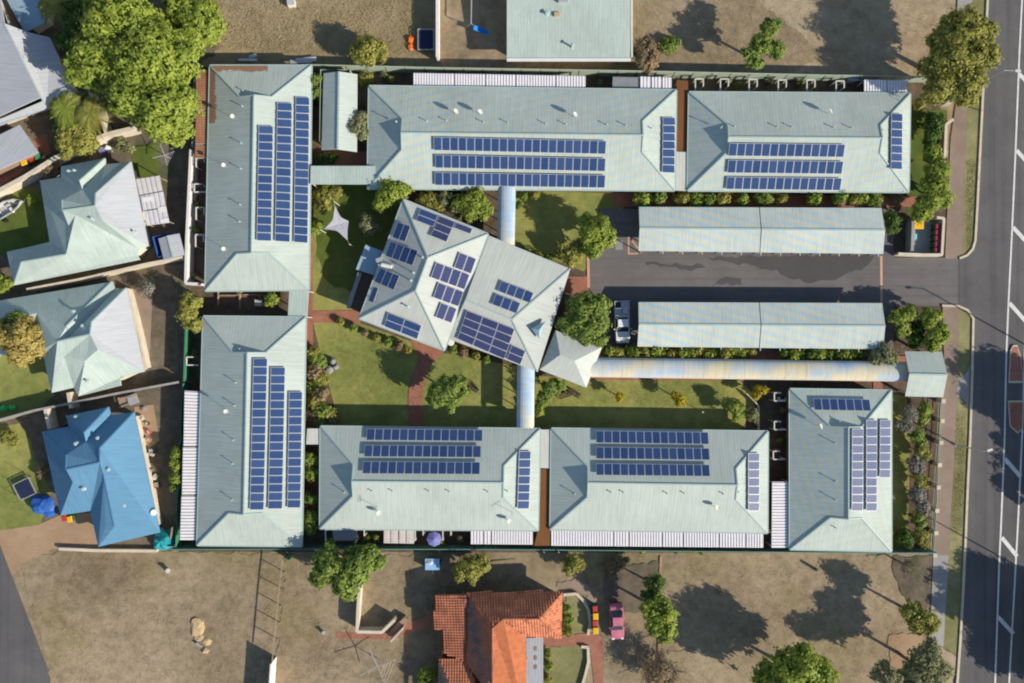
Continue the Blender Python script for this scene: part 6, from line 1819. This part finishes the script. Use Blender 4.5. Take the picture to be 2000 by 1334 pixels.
# small clutter of the back yards (pots, chairs) along the fences
pots = [(470, 570), (1420, 160), (1560, 165), (1500, 162), (720, 1050), (900, 1050), (735, 1048), (1525, 800), (1520, 860), (388, 400), (386, 450), (380, 540), (382, 690), (752, 150), (765, 158), (1170, 165), (1440, 172)]
POTS = ['in the yard between the left blocks', 'at the second upper right screen', 'near the middle of the upper right yards', 'left of the third upper right screen gap', 'between the two left screens in the southern yards', 'beside the patio roof left of the brown strip', 'left of the beige patio roof', 'below the top screen by the lower right block', 'below the middle screen by the lower right block', 'below the second upper left screen', 'below the third upper left screen', 'at the bottom of the upper left yards', 'beside the bright green fence', 'at the left end of the north yards', 'left of the long north patio roof', 'left of the dark north shade cover', 'right of the second upper right screen']
for i, (x, y) in enumerate(pots):
    o = thing('plant_pot', ['terracotta pot with a small green plant ', 'dark pot with a grey green plant '][i % 2] + POTS[i], 'plant pot', P(x, y), 'pot plants in the back yards')
    MB().tube(P(x, y), P(x, y, .4), .16, .22, n=10).build('pot', M['tile' if i % 2 == 0 else 'black'], o)
    v, t = crown_data([(0, 0, .65, .32, .3)], .2, np.random.default_rng(900 + i), .8)
    fast_mesh('plant', v, 4, LEAF['green' if i % 2 == 0 else 'grey'], t, o)
# ---------------------------------------------------------------- street lamps
def lamp(label, bx_, by_, h, arms):
    p = P(bx_, by_); o = thing('street_lamp', label, 'street lamp', p)
    top = Vector((p.x, p.y, h))
    MB().tube(p, top, .11, .07, n=10).build('pole', M['steel'], o)
    MB().tube(p, p + Vector((0, 0, .4)), .2, .16, n=10).build('base', M['steel'], o)
    for dx, dy in arms:
        q = top + Vector((dx, dy, .15))
        MB().tube(top, q, .05, .04, n=8).build('arm', M['steel'], o)
        d = Vector((dx, dy, 0)).normalized()
        hd = MB().beam(q - d * .1, q + d * .55, .26, .12).build('lamp_head', M['trim'], o)
        MB().beam(q + d * .05 - Vector((0, 0, .075)), q + d * .5 - Vector((0, 0, .075)), .2, .03).build('lens', M['chrome'], hd)
lamp('street lamp leaning over the road at upper right', 1880, 182, 8, [(1.3, -.1)])
lamp('street lamp at the lower footpath with a head over the road', 1864, 868, 6, [(.35, .1)])
lamp('street lamp across the road opposite the median island', 2032, 690, 9, [(-1.4, 0)])
lamp('street lamp across the road near the bottom', 2040, 1135, 9, [(-1.4, 0)])
bo_ = thing('marker_post', 'short white marker post on the kerb at upper right', 'marker post', P(1918, 216))
MB().tube(P(1918, 216), P(1918, 216, .9), .06, n=8).build('post', M['white'], bo_)
MB().tube(P(1918, 216, .7), P(1918, 216, .8), .065, n=8).build('reflector', M['redlens'], bo_)
